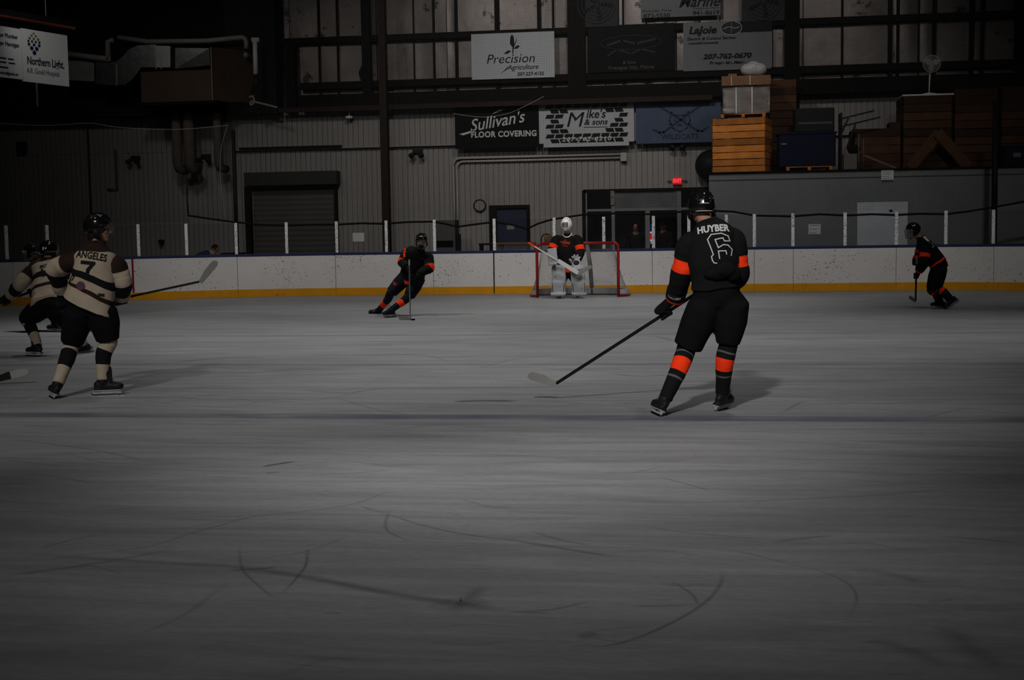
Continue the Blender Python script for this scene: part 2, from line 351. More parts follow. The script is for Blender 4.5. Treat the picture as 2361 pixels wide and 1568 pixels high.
def mark(pix, w, k=.6):   # a skate mark in the ice: three-row ribbon fading to its edges and ends
    pts = catmull([G(x, y, .0006) for x, y in pix], 10); n = len(pts); vs = []; ts = []; fs = []
    for i, p in enumerate(pts):
        d = (pts[min(i+1, n-1)]-pts[max(i-1, 0)]).normalized(); q = V((-d.y, d.x, 0))*w
        e = min(1, min(i, n-1-i)/(.2*n))
        vs += [p-q, p, p+q]; ts += [0, k*e, 0]
    for i in range(n-1):
        for j in (0, 1): fs.append((3*i+j, 3*i+j+1, 3*i+j+4, 3*i+j+3))
    imb.add(vs, fs, ts)
for pix, w, k in (
 ([(0, 1270), (250, 1290), (520, 1306), (700, 1330), (900, 1368), (1080, 1395), (1180, 1412)], .05, .45),
 ([(0, 1328), (150, 1310), (300, 1285), (420, 1262)], .03, .4), ([(530, 1316), (640, 1308)], .03, .5),
 ([(552, 1260), (558, 1310), (590, 1345), (632, 1380)], .012, .5), ([(709, 1262), (706, 1300), (690, 1325), (650, 1370)], .012, .5),
 ([(605, 1076), (640, 1070), (680, 1064)], .03, .8), ([(612, 1092), (645, 1088)], .03, .35),
 ([(1045, 926), (1110, 924), (1195, 925)], .09, .75), ([(900, 1178), (890, 1200), (895, 1225), (950, 1250)], .015, .45), ([(895, 1185), (960, 1207), (1060, 1230), (1180, 1246)], .015, .5),
 ([(1470, 1210), (1560, 1225), (1650, 1234), (1750, 1243)], .010, .55), ([(1620, 1258), (1720, 1275), (1800, 1295), (1900, 1320), (1960, 1350), (1975, 1385), (1955, 1430)], .012, .45),
 ([(1665, 1315), (1662, 1345), (1630, 1385), (1560, 1430), (1440, 1480), (1300, 1500)], .014, .5), ([(1550, 1340), (1595, 1370), (1610, 1396)], .012, .4),
 ([(1450, 1398), (1530, 1397), (1600, 1394)], .012, .4), ([(1450, 1155), (1650, 1158), (1850, 1150), (2050, 1140), (2200, 1125)], .02, .4),
 ([(1520, 1100), (1580, 1115), (1650, 1135)], .012, .5), ([(1000, 1388), (1060, 1395), (1130, 1385)], .12, .3), ([(1330, 1470), (1380, 1460)], .06, .35), ([(1040, 1410), (1080, 1380), (1110, 1350)], .05, .3),
 ([(1080, 1045), (1200, 1050), (1240, 1048)], .015, .4), ([(400, 835), (520, 825), (610, 824)], .06, .55), ([(300, 860), (420, 850), (560, 848)], .05, .4), ([(260, 775), (500, 774), (800, 774)], .04, .4),
 ([(860, 815), (980, 820), (1040, 835)], .03, .3), ([(700, 900), (800, 905), (900, 893)], .04, .3), ([(0, 1010), (200, 1035), (350, 1065)], .02, .3), ([(560, 1010), (640, 1016), (720, 1025)], .012, .45),
 ([(1180, 1000), (1250, 1008), (1330, 1000)], .015, .3), ([(1800, 955), (1840, 930), (1860, 925)], .02, .3), ([(1150, 1240), (1300, 1265), (1420, 1285)], .03, .35), ([(1780, 1250), (1860, 1240), (1920, 1235)], .03, .4), ([(1970, 1310), (2080, 1330), (2120, 1345)], .05, .4),
 ([(2180, 1440), (2240, 1500), (2320, 1540)], .08, .35), ([(2000, 1470), (2100, 1500), (2180, 1540)], .06, .3), ([(440, 1215), (600, 1190), (800, 1165), (900, 1130)], .012, .35),
 ([(300, 1470), (420, 1420), (530, 1340)], .02, .3), ([(100, 1290), (330, 1262), (440, 1230), (620, 1180)], .02, .3), ([(620, 1570), (760, 1520), (900, 1535)], .03, .25),
 ([(1350, 780), (1500, 775), (1560, 790)], .05, .3), ([(1400, 860), (1480, 868), (1550, 862)], .04, .25), ([(1960, 700), (2040, 690), (2100, 692)], .05, .3), ([(400, 715), (520, 713), (650, 714)], .06, .35), ([(1000, 735), (1200, 730), (1330, 733)], .06, .2)): mark(pix, w, k)
for i in range(130):
    x = random.uniform(0, 2361); y = 790+770*random.random()**1.2; L_ = random.uniform(40, 200); sl = random.gauss(0, .12)
    c = random.uniform(-.06, .06)
    mark([(x, y), (x+L_/2, y+sl*L_/2+c*L_), (x+L_, y+sl*L_)], random.uniform(.006, .02), random.uniform(.15, .35))
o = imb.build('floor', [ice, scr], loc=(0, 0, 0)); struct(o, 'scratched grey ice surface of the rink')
gmb = MB(); gmb.bb(-20, 16, -33, 7.2, -.12, -.031); struct(gmb.build('ground', mat('concrete', (.06, .06, .06), .8)), 'concrete floor around the rink')
# ---- boards
boardmat = mat('board_plastic', (.63, .61, .60), .5, 0, .07, 2, 0, 1, .3)
def speck(m, scale, thr, dark):
    nt = m.node_tree; N = nt.nodes; L = nt.links; b = N['Principled BSDF']; src = b.inputs['Base Color'].links[0].from_socket
    g = N.new('ShaderNodeNewGeometry'); n = N.new('ShaderNodeTexNoise'); n.inputs['Scale'].default_value = scale; n.inputs['Detail'].default_value = 3; n.inputs['Roughness'].default_value = .7
    L.new(g.outputs['Position'], n.inputs['Vector'])
    n2 = N.new('ShaderNodeTexNoise'); n2.inputs['Scale'].default_value = 1.1; L.new(g.outputs['Position'], n2.inputs['Vector'])
    ad = N.new('ShaderNodeMath'); ad.operation = 'MULTIPLY_ADD'; L.new(n2.outputs[0], ad.inputs[0]); ad.inputs[1].default_value = .25; L.new(n.outputs[0], ad.inputs[2])
    r = N.new('ShaderNodeMapRange'); L.new(ad.outputs[0], r.inputs[0]); r.inputs[1].default_value = thr; r.inputs[2].default_value = thr+.05; r.inputs[3].default_value = 0; r.inputs[4].default_value = .85
    mx = N.new('ShaderNodeMix'); mx.data_type = 'RGBA'; L.new(r.outputs[0], mx.inputs[0]); L.new(src, mx.inputs[6]); mx.inputs[7].default_value = (*dark, 1); L.new(mx.outputs[2], b.inputs['Base Color'])
speck(boardmat, 22, .75, (.06, .06, .065)); speck(M['post'], 38, .67, (.05, .05, .05)); speck(M['pad'], 12, .77, (.05, .05, .07)); speck(M['yellow'], 14, .79, (.10, .06, .02))
BT = 1.055
bd = thing('rink_boards', 'white dasher boards with yellow kick plate and blue cap rail around the far end', 'rink boards', (0, RE, 0))
seams = [-17.5]+[s_of(x) for x in (30, 180, 305, 548, 774, 999.5, 1139.5, 1277, 1504, 1739, 1829, 2066, 2291)]+[14.2]
for a, b in zip(seams[:-1], seams[1:]):
    mb = MB(); strip(mb, a+.006, b-.006, .0, 1.0, -.10, 0); mb2 = MB()
    mb = MB(); strip(mb, a+.005, b-.005, .19, BT-.035, -.1, 0); mb.build('board_panel', boardmat, bd)
    mb = MB(); strip(mb, a+.002, b-.002, 0, .19, -.1, .012); mb.build('kick_plate', M['yellow'], bd, bevel=.003)
mb = MB(); strip(mb, -17.5, 14.2, BT-.035, BT+.03, -.12, .01); mb.build('cap_rail', M['cap'], bd, bevel=.008)
mb = MB(); strip(mb, -17.5, 14.2, .01, BT-.04, -.13, -.105); mb.build('backing_frame', M['blackpipe'], bd)
mb = MB(); s = s_of(307); strip(mb, s-.024, s+.024, .19, BT-.035, 0, .002); tag(mb.build('goal_line_stripe', M['red'], bd), 'narrow vertical red stripe')
s0 = s_of(1000); s1 = s_of(1139); s2 = s_of(1277)
mb = MB(); s = s1; strip(mb, s-.012, s+.012, .02, BT+.02, .0, .016); tag(mb.build('gate_edge', M['rubber'], bd), 'black rubber edge of the gate')
# ---- glass and posts
gs = thing('rink_glass', 'clear glass shield in speckled white posts standing on the far rink boards', 'rink glass', (0, RE, BT))
pxs = [-100, 15.8, 109.6, 214, 318.5, 428.8, 543.2, 659.2, 774.4, 889, 1000.4, 1138.5, 1277, 1391.4, 1506.3, 1588, 1674.6, 1739.3, 1828.4, 1949, 2067.7, 2181.2, 2289.7, 2400]
SP = [s_of(x, 1.85) for x in pxs]; GT = 1.875
for s in SP:
    p, n = bpt(s); t = V((-n.y, n.x, 0)); mb = MB(); mb.box(p-n*.055+V((0, 0, (BT+.03+GT)/2)), (.075, .05, GT-BT-.03), (t, n, V((0, 0, 1)))); mb.build('post', M['post'], gs, bevel=.006)
for a, b in zip(SP[:-1], SP[1:]):
    mb = MB(); strip(mb, a+.04, b-.04, BT+.032, GT-.012, -.062, -.05); mb.build('glass_pane', M['clearglass'], gs)
# ---- goal
gl = thing('hockey_goal', 'red pipe hockey goal with white cord net behind the goaltender', 'goal', (0, 0, 0))
def arc(c, r, a0, a1, ux, uy, n=8): return [V(c)+V(ux)*r*math.cos(a0+(a1-a0)*i/n)+V(uy)*r*math.sin(a0+(a1-a0)*i/n) for i in range(n+1)]
for sg in (-1, 1):
    mb = MB(); mb.tube([(.945*sg, 0, .0), (.945*sg, 0, .6), (.945*sg, 0, 1.15)]+arc((.845*sg, 0, 1.15), .1, 0, math.pi/2, (sg, 0, 0), (0, 0, 1))[1:], .034, 14); mb.build('post', M['redpipe'], gl, True)
mb = MB(); mb.tube([(-.845, 0, 1.25), (.845, 0, 1.25)], .034, 14); mb.build('crossbar', M['redpipe'], gl, True)
base = catmull([(.945, 0, .035), (1.12, .25, .035), (1.16, .6, .035), (.95, .95, .035), (.45, 1.1, .035), (0, 1.12, .035), (-.45, 1.1, .035), (-.95, .95, .035), (-1.16, .6, .035), (-1.12, .25, .035), (-.945, 0, .035)], 6)
topc = catmull([(.845, 0, 1.25), (.8, .22, 1.25), (.6, .42, 1.25), (.25, .5, 1.25), (0, .51, 1.25), (-.25, .5, 1.25), (-.6, .42, 1.25), (-.8, .22, 1.25), (-.845, 0, 1.25)], 8)
mb = MB(); mb.tube(base, .03, 10); mb.build('base_frame', M['redpipe'], gl, True)
mb = MB(); mb.tube(topc, .022, 10); mb.build('top_frame', M['redpipe'], gl, True)
mb = MB(); mb.tube([(.18, .5, 1.25), (.22, .85, .7), (.24, 1.1, .05)], .05, 12); tag(mb.build('rear_support', mat('padded_support', (.33, .33, .32), .7, 0, .5, 14), gl, True), 'blotchy grey padded rear support')
mb = MB()
rs = []
for p in base[2:-2]: rs.append([p*1+V((0, -.0, -.0)), V((p.x*.97, p.y*.95, .03)), V((p.x*.93, p.y*.9, .17)), V((p.x*.98, p.y*.98, .17))])
mb.loft(rs); mb.build('skirt_pad', mat('white_skirt', (.36, .36, .37), .7, 0, .2, 6), gl)
def resample(pts, n):
    d = [0]
    for a, b in zip(pts[:-1], pts[1:]): d.append(d[-1]+(b-a).length)
    out = []
    for i in range(n):
        q = d[-1]*i/(n-1); k = 0
        while k < len(d)-2 and d[k+1] < q: k += 1
        out.append(pts[k].lerp(pts[k+1], (q-d[k])/max(1e-6, d[k+1]-d[k])))
    return out
NB, NT = resample(base, 76), resample(topc, 76); NH = 20; mb = MB()
def netp(i, j):
    q = NB[i].lerp(NT[i], j/NH); w = math.sin(math.pi*j/NH)*.06; c = V((q.x, q.y-.35, 0)); return q-V((c.x, c.y, 0))*w*.4
for i in range(75):
    for j in range(NH):
        a, b, c, d = netp(i, j), netp(i+1, j), netp(i, j+1), netp(i+1, j+1)
        mb.tube([a, d], .0022, 3, False); mb.tube([b, c], .0022, 3, False)
for i in range(38):       # roof of the net
    a, b = NT[i], NT[75-i]
    for j in range(24):
        u, v = j/24, (j+1)/24; i2 = min(i+1, 37)
        mb.tube([a.lerp(b, u), NT[i2].lerp(NT[75-i2], v)], .0022, 3, False); mb.tube([a.lerp(b, v), NT[i2].lerp(NT[75-i2], u)], .0022, 3, False)
mb.build('net', M['cord'], gl)
# ---- puck
p = G(952, 738.5); mb = MB(); mb.tube([p, p+V((0, 0, .0254))], .039, 24); tag(mb.build('puck', M['rubber'], bevel=.003), 'black puck on the ice at the blade of the leaning skater', 'puck')
# ================================================================== HALL
YW = 7.0
# lower wall: ribbed liner, with openings for the entrance and the blue door
ENT = (P(1347, 580, YW).x, P(1640, 580, YW).x, P(1450, 437, YW).z)          # x0, x1, z top
BDR = (P(1130, 580, YW).x, P(1223, 580, YW).x, P(1176, 473, YW).z)
ZL = P(1046, 248, YW).z
LEDGE = P(950, 336, YW).z
def ribbed(name, x0, x1, z0, z1, y, label=None):
    mb = MB(); prof = []; x = x0; pit = .152
    while x < x1-.03:
        e = min(x+pit, x1); prof += [(x, 0), (e-.026, 0), (e-.022, .03), (e-.006, .03), (e-.002, 0)]; x += pit
    prof = [(min(q[0], x1), q[1]) for q in prof]+[(x1, 0)]
    mb.loft([[V((q[0], y+q[1], z)) for q in prof] for z in (z0, z1)], closed=False); 
    struct(mb.build(name, mat('liner_paint', (.172, .161, .152), .6, 0, .10, .7), loc=(0, y, 0)), label)
ribbed('wall_back', -20, BDR[0], 0, LEDGE, YW, 'ribbed grey liner wall behind the boards')
ribbed('wall_back_over_door', BDR[0], BDR[1], BDR[2], LEDGE, YW)
ribbed('wall_back_middle', BDR[1], ENT[0], 0, LEDGE, YW)
ribbed('wall_back_over_entrance', ENT[0], ENT[1], ENT[2], LEDGE, YW)
ribbed('wall_back_right', ENT[1], 15.5, 0, LEDGE, YW)
ribbed('wall_back_upper_band', P(540, 300, YW).x, 15.5, LEDGE, ZL+.05, YW-.13)
ribbed('wall_back_band_left', -20, P(540, 300, YW).x, LEDGE, ZL+.05, YW-.02)
mb = MB(); x0 = P(540, 340, YW).x; mb.bb(x0, 15.5, YW-.15, YW+.02, LEDGE-.03, LEDGE); struct(mb.build('trim_1', M['liner_paint'] if 'liner_paint' in M else MATS['liner_paint']))
a, b = P(552, 343, YW-.16), P(788, 340, YW-.16); mb = MB(); mb.bb(a.x, b.x, YW-.2, YW, a.z-.04, a.z+.03); struct(mb.build('trim_2', M['trimblack']), 'dark strip of trim above the roll-up door')  # black strip stands in for the shadow under the ledge
# foil-faced insulation on the upper wall
foil = mat('foil_insulation', (.085, .074, .069), .42, .5, .35, 1.6, .6, 2.4); speck(foil, 1.9, .755, (.012, .010, .009))
FX = [-20]+[P(x, 120, YW).x for x in (620, 668, 735, 778, 868, 954, 1000, 1030, 1052, 1146, 1243, 1276, 1330, 1395, 1437, 1490, 1560, 1612, 1660, 1730, 1782, 1840, 1852, 1942, 2052, 2070, 2118, 2154, 2240, 2265, 2340)]+[15.5]
mb = MB()
for i, (a, b) in enumerate(zip(FX[:-1], FX[1:])):
    n = 5; rings = []; bw = random.uniform(-.012, .022); ph = random.uniform(0, 6)
    for k in range(n+1):
        x = a+.012+(b-a-.024)*k/n; bow = bw*math.sin(math.pi*k/n)
        rings.append([V((x, YW+.06-bow*(1+.6*math.sin(3*z+ph))+.008*math.sin(2.3*z+ph+k*.7), z)) for z in (ZL-.1, ZL+.5, ZL+1.1, ZL+1.7, ZL+2.4, ZL+3.2, ZL+4.2, ZL+5.5)])
    mb.loft(rings, closed=False)
struct(mb.build('wall_back_foil', foil, smooth=True, loc=(0, YW, 0)), 'foil-faced insulation sheets with tears between the girts')
mb = MB(); mb.bb(-20, 15.5, YW+.075, YW+.15, ZL-.1, ZL+5.5); struct(mb.build('wall_back_outer', M['trimblack']))
mb = MB(); mb.bb(-20.2, -20, -33, 7.2, 0, 10.2); struct(mb.build('wall_left', mat('side_wall', (.03, .028, .026), .8)))
mb = MB(); mb.bb(15.5, 15.7, -33, 7.2, 0, 10.2); struct(mb.build('wall_right', MATS['side_wall']))
mb = MB(); mb.bb(-20, 15.5, -33.2, -33, 0, 10.2); struct(mb.build('wall_front', MATS['side_wall']))
mb = MB(); mb.bb(-20, 15.5, -33, 7.2, 10.1, 10.3); struct(mb.build('ceiling', mat('dark_ceiling', (.012, .011, .010), .8)))
# black sheet added for the darkness over the left part of the wall
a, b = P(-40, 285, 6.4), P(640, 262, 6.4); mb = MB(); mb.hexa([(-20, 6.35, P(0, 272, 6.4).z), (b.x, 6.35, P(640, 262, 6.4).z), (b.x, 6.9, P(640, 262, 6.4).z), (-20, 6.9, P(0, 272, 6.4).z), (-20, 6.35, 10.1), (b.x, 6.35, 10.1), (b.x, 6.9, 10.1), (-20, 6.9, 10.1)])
struct(mb.build('wall_left_dark_sheet', mat('dark_sheet_black', (.007, .0065, .006), .9)), 'black fascia over the left part of the end wall')
# girts (long horizontal members): pixel line -> height at the wall
def girt(px0, px1, ypx_mid, xpx_mid, th, dep, y, label, name='steel_beam', m_=None):
    z = P(xpx_mid, ypx_mid, y).z; mb = MB(); a, b = P(px0, 100, y).x, P(px1, 100, y).x
    mb.bb(a, b, y-dep/2, y+dep/2, z-th/2, z+th/2); struct(mb.build(name, m_ or M['girt']), label)
girt(640, 2480, 78, 1140, .17, .2, YW-.12, 'dark steel girt above the upper row of signs')
girt(690, 2480, 185, 1140, .19, .2, YW-.12, 'dark steel girt under the upper row of signs')
girt(690, 2480, 224, 1140, .40, .5, YW-.35, 'deep black steel girt between foil and ribbed wall')
girt(640, 1642, 240, 1140, .13, .13, YW-.55, 'brown pipe-like beam along the top of the ribbed wall', 'steel_beam', M['column'])
girt(640, 2480, -38, 1140, .17, .2, YW-.12, 'topmost dark steel girt at the edge of view')
def column(px, w, y0, y1, y, label, m_=None):
    a = P(px, y0, y); b = P(px, y1, y); mb = MB(); x = P(px, (y0+y1)/2, y).x; mb.bb(x-w/2, x+w/2, y-.12, y+.12, min(b.z, a.z), max(a.z, 10.0) if y0 <= 0 else a.z)
    struct(mb.build('steel_column', m_ or M['girt']), label)
column(887, .20, 0, 640, 6.2, 'brown steel column standing free of the ribbed wall', M['column'])
column(846, .24, 0, 222, YW-.2, 'black upper column left of the brown one')
column(672, .28, 95, 262, YW-.2, 'short black column beside the plywood box')
column(1330, .50, 0, 215, YW-.2, 'wide black building column between the two rows of upper signs')
column(1826, .40, 0, 262, YW-.2, 'black building column right of the upper signs')
column(2355, .34, 0, 250, YW-.2, 'black building column at the right edge')
# thin vertical framing over the foil
for i, (px, w) in enumerate(((735, .03), (778, .04), (1052, .08), (954, .03), (1146, .12), (1243, .09), (1276, .04), (1000, .05), (1437, .05), (1490, .04), (1612, .04), (1942, .06), (2052, .10), (2070, .07), (2118, .03), (2154, .09), (2240, .12), (2265, .08), (1840, .07))):
    x = P(px, 100, YW-.03).x; mb = MB(); mb.bb(x-w/2, x+w/2, YW-.06, YW+.04, ZL, 9.6); struct(mb.build('trim_%d' % (3+i), M['girt']))
# ---- roll-up door
rd = thing('roll_up_door', 'closed grey roll-up door with dark header in the ribbed wall', 'door', (P(672, 580, YW).x, YW-.1, 0))
a, b = P(590, 428, YW-.05), P(778, 580, YW-.05); mb = MB(); n = 26; prof = []
z1 = P(672, 428, YW).z
prof = [(z1*i/40, .012*(i % 2)) for i in range(41)]
mb.loft([[V((x, YW-.03-q[1], q[0])) for q in prof] for x in (a.x-.1, b.x)], closed=False); mb.build('curtain', M['rolldoor'], rd)
h0, h1 = P(565, 397, YW-.3), P(779, 427, YW-.3); mb = MB(); mb.bb(h0.x, h1.x, YW-.42, YW-.02, z1, P(672, 396, YW-.3).z); mb.build('header_box', mat('header_paint', (.022, .021, .02), .6), rd, bevel=.01)
for px, w in ((574, .17), (776, .07)):
    x = P(px, 500, YW-.1).x; mb = MB(); mb.bb(x-w/2, x+w/2, YW-.2, YW-.02, 0, z1); mb.build('guide_rail', M['trimblack'], rd)
# ---- blue door
dr = thing('blue_door', 'dark blue door in a black frame with a small paper notice', 'door', ((BDR[0]+BDR[1])/2, YW, 0))
mb = MB(); w = .09
mb.bb(BDR[0], BDR[0]+w+.12, YW-.06, YW+.08, 0, BDR[2]); mb.bb(BDR[1]-w, BDR[1], YW-.06, YW+.08, 0, BDR[2]); mb.bb(BDR[0]+w+.12, BDR[1]-w, YW-.06, YW+.08, BDR[2]-.1, BDR[2]); mb.build('frame', M['trimblack'], dr, bevel=.006)
mb = MB(); mb.bb(BDR[0]+w+.12, BDR[1]-w, YW, YW+.05, .01, BDR[2]-.1); mb.build('leaf', M['doorblue'], dr, bevel=.004)
a, b = P(1169, 517, YW), P(1186, 529, YW); mb = MB(); mb.bb(a.x, b.x, YW-.012, YW, b.z, a.z); mb.build('notice', mat('dim_paper', (.16, .14, .12), .8), dr)
mb = MB(); mb.ell((BDR[1]-w-.08, YW-.05, 1.02), (.03, .03, .03)); mb.build('knob', M['alu'], dr, True)
# ---- entrance storefront with a dark lobby behind
e0, e1, ez = ENT
lob = mat('lobby_wall', (.045, .043, .043), .8)
for nm, bx_ in (('wall_lobby_back', (e0-.6, e1+.6, YW+2.6, YW+2.7, -.03, ez+.4)), ('wall_lobby_left', (e0-.7, e0-.6, YW+.1, YW+2.7, -.03, ez+.4)), ('wall_lobby_right', (e1+.6, e1+.7, YW+.1, YW+2.7, -.03, ez+.4)), ('ceiling_lobby', (e0-.7, e1+.7, YW+.1, YW+2.7, ez+.4, ez+.5)), ('floor_lobby', (e0-.7, e1+.7, YW+.1, YW+2.7, -.12, -.03))):
    mb = MB(); mb.bb(*bx_); struct(mb.build(nm, lob))
en = thing('glass_entrance', 'aluminium framed glass entrance with transom panes behind the goal', 'entrance', ((e0+e1)/2, YW, 0))
TZ = P(1480, 483, YW).z
XS = [P(x, 500, YW).x for x in (1351, 1414, 1493, 1566, 1634)]
mb = MB(); mb.bb(e0, e1, YW-.06, YW+.08, ez-.07, ez+.02); mb.bb(e0-.03, e0+.06, YW-.06, YW+.08, 0, ez); mb.bb(e1-.06, e1, YW-.06, YW+.08, 0, ez); tag(mb.build('outer_frame', M['trimblack'], en), 'black outer frame')
mb = MB(); mb.bb(e0+.06, e1-.06, YW-.04, YW+.04, TZ-.035, TZ+.035); mb.build('transom_bar', M['alu'], en)
for i, x in enumerate(XS[:4]):
    w = (.07, .09, .13, .11)[i]; mb = MB(); mb.bb(x-w/2, x+w/2, YW-.045, YW+.045, 0, ez-.07 if i != 2 else TZ); mb.build('mullion', M['alu'], en)
for i in range(4):
    x, y = XS[i]+.04, XS[i+1]-.04; mb = MB(); mb.bb(x, y, YW-.005, YW+.005, .03, TZ-.035); mb.build('door_pane', M['doorglass'], en)
for x, y, m_ in ((XS[0]+.03, XS[1]-.05, M['doorglass']), (XS[1]+.05, XS[3]-.05, mat('mirror_pane', (.16, .16, .165), .28, .8, .5, 1.6, .05, 3)), (XS[3]+.05, XS[4]-.05, M['doorglass'])):
    mb = MB(); mb.bb(x, y, YW-.005, YW+.005, TZ+.035, ez-.07); mb.build('transom_pane', m_, en)
a = P(1412, 455, YW-.05); mb = MB(); mb.bb(a.x-.05, a.x+.05, YW-.09, YW-.045, a.z-.22, a.z+.18); mb.build('alarm_box', M['alu'], en); mb = MB(); mb.disc((a.x, YW-.095, a.z), .03, (0, 1, 0), .012); mb.build('alarm_lens', M['red'], en)
l = bpy.data.lights.new('lobby_fill', 'POINT'); l.energy = 26; l.shadow_soft_size = .2; o = bpy.data.objects.new('lobby_fill', l); COL.objects.link(o); o.location = (P(1440, 450, YW).x, YW+.45, ez+.25)  # unseen fill light added to brighten the spectators' faces
# lit vending machine seen through the door
a = P(1503, 520, YW+1.9); vm = thing('vending_machine', 'lit vending machine with blue, white and red front seen through the glass door', 'vending machine', (a.x+.2, YW+2.1, -.03))
mb = MB(); mb.bb(a.x-.12, a.x+.7, YW+1.8, YW+2.4, -.03, 1.9); mb.build('cabinet', M['blackplastic'], vm, bevel=.02)
f = YW+1.795
def lit(name, px0, px1, y0, y1, c, st): 
    q0, q1 = P(px0, y0, f), P(px1, y1, f); mb = MB(); mb.bb(q0.x, q1.x, f-.01, f, q1.z, q0.z); mb.build(name, mat('lit_'+name, tuple(min(1, x) for x in c), .4, emit=c, estr=st), vm)
lit('blue_panel', 1497, 1507, 518, 534, (.01, .02, .14), .6); lit('white_panel', 1497, 1507, 534, 556, (.6, .7, .85), .8); lit('light_strip', 1500, 1503, 556, 562, (.4, .5, .8), .6)
q = P(1502, 545, f-.012); mb = MB(); mb.tube([q, q+V((0, -.008, 0))], .095, 24); mb.build('red_emblem', mat('lit_red', (.7, .01, .03), .4, emit=(.7, .01, .03), estr=1.), vm)
# ---- storage room block on the right, with its roof used as a deck
YS = 3.6; sx = P(1635, 480, YS).x; sz = P(1640, 402, YS).z
mb = MB(); mb.bb(sx, 15.5, YS, YW-.01, 0, sz); struct(mb.build('wall_storage', M['wallgrey']), 'grey block wall of the storage room below the wooden crates')
mb = MB(); mb.bb(sx-.03, 15.5, YS-.04, YW-.02, sz, sz+.05); struct(mb.build('trim_31', M['girt']))
mb = MB(); z = P(1800, 412, YS).z; mb.bb(sx, 15.5, YS-.012, YS, z-.02, z); struct(mb.build('trim_32', mat('wall_seam', (.05, .05, .052), .7)))
a, b = P(1976, 467, YS-.02), P(2092, 575, YS-.02); sd = thing('white_door', 'pale door in the grey storage wall behind the right skater', 'door', ((a.x+b.x)/2, YS, 0))
mb = MB(); mb.bb(a.x, b.x, YS-.055, YS-.006, 0, a.z); mb.build('leaf', M['doorwhite'], sd, bevel=.005)
k = P(2054, 486, YS-.05); mb = MB(); mb.ell(k, (.05, .03, .03)); mb.build('closer', M['blackplastic'], sd, True)
def paper(px0, py0, px1, py1, y, label, lines=0):
    a, b = P(px0, py0, y), P(px1, py1, y); t = thing('paper_notice', label, 'notice', ((a.x+b.x)/2, y, b.z), 'paper notices around the boards')
    mb = MB(); mb.bb(a.x, b.x, y-.006, y, b.z, a.z); mb.build('sheet', M['paper'], t)
    if lines:
        mb = MB()
        for i in range(lines):
            z = a.z-(a.z-b.z)*(.14+.72*i/max(1, lines-1)); u = (b.x-a.x)
            mb.bb(a.x+u*.1, b.x-u*(.1+.12*(i % 3)), y-.008, y-.006, z-.008, z+.008)
        mb.build('print', mat('notice_print', (.2, .2, .2), .8), t)
paper(813, 537, 840, 557, YW-.01, 'blank white paper on the ribbed wall right of the roll-up door')
paper(1864, 517, 1892, 540, YS-.01, 'white printed notice low on the grey storage wall', 3)
paper(2032, 393, 2060, 415, YS-.045, 'white printed notice at the top edge of the grey storage wall', 4)
# exit sign
a, b = P(1551, 409, YW-.1), P(1572, 425, YW-.1); ex = thing('exit_sign', 'glowing red EXIT sign above the glass entrance', 'exit sign', ((a.x+b.x)/2, YW-.05, b.z))
mb = MB(); mb.bb(a.x, b.x, YW-.12, YW-.0, b.z, a.z); mb.build('housing', mat('exit_red', (.25, .01, .012), .5, emit=(.5, .012, .016), estr=.55), ex, bevel=.006)
mb = MB(); put(mb, text_geo('EXIT', (a.z-b.z)*.72, .01, 0, .8), ((a.x+b.x)/2, YW-.12, (a.z+b.z)/2), (1, 0, 0), (0, 0, 1), (0, -1, 0)); mb.build('lettering', mat('exit_letters', (.7, .03, .04), .5, emit=(1, .05, .06), estr=.9), ex)
for s in (-1, 1): mb = MB(); mb.box(((a.x+b.x)/2+s*.22, YW-.06, (a.z+b.z)/2), (.12, .04, .02)); mb.build('bracket', M['trimblack'], ex)
# clock
c = P(1106, 474, YW-.05); ck = thing('wall_clock', 'round black-rimmed wall clock left of the blue door', 'clock', (c.x, YW-.03, c.z-.17))
mb = MB(); mb.tube([(c.x+.165*math.cos(t), YW-.05, c.z+.165*math.sin(t)) for t in [2*math.pi*i/36 for i in range(37)]], .018, 8, False); mb.build('rim', M['blackplastic'], ck, True)
mb = MB(); mb.disc((c.x, YW-.03, c.z), .165, (0, 1, 0), .03, 36); mb.build('dial', mat('clock_dial', (.16, .155, .15), .5), ck)
for dx, dz in ((.03, .09), (-.02, -.12)): mb = MB(); mb.bar((c.x, YW-.05, c.z), (c.x+dx, YW-.05, c.z+dz), .012, .004); mb.build('hand', M['blackplastic'], ck)
# conduit
cb = thing('conduit', 'long white double pipe running along the ribbed wall to a junction box', 'pipe', (P(1240, 365, YW).x, YW-.06, P(1240, 380, YW).z))
za, zb = P(1240, 360.5, YW-.08).z, P(1240, 368.5, YW-.08).z; xl, xr = P(1046, 365, YW).x, P(1435, 360, YW).x
for z, dx in ((za, 0), (zb, .1)):
    mb = MB(); mb.tube([(xr, YW-.08, z), (xl+.2+dx, YW-.08, z)]+arc((xl+.2+dx, YW-.08, z-.2), .2, math.pi/2, math.pi, (1, 0, 0), (0, 0, 1), 6)+[(xl+dx, YW-.08, z-.2), (xl+dx, YW-.08, 1.3)], .03, 8); mb.build('pipe', mat('pipe_paint', (.25, .24, .225), .5), cb, True)
q = P(1438, 362, YW-.1); mb = MB(); mb.bb(q.x-.09, q.x+.09, YW-.17, YW-.02, q.z-.12, q.z+.12); mb.build('junction_box', MATS['pipe_paint'], cb, bevel=.01)
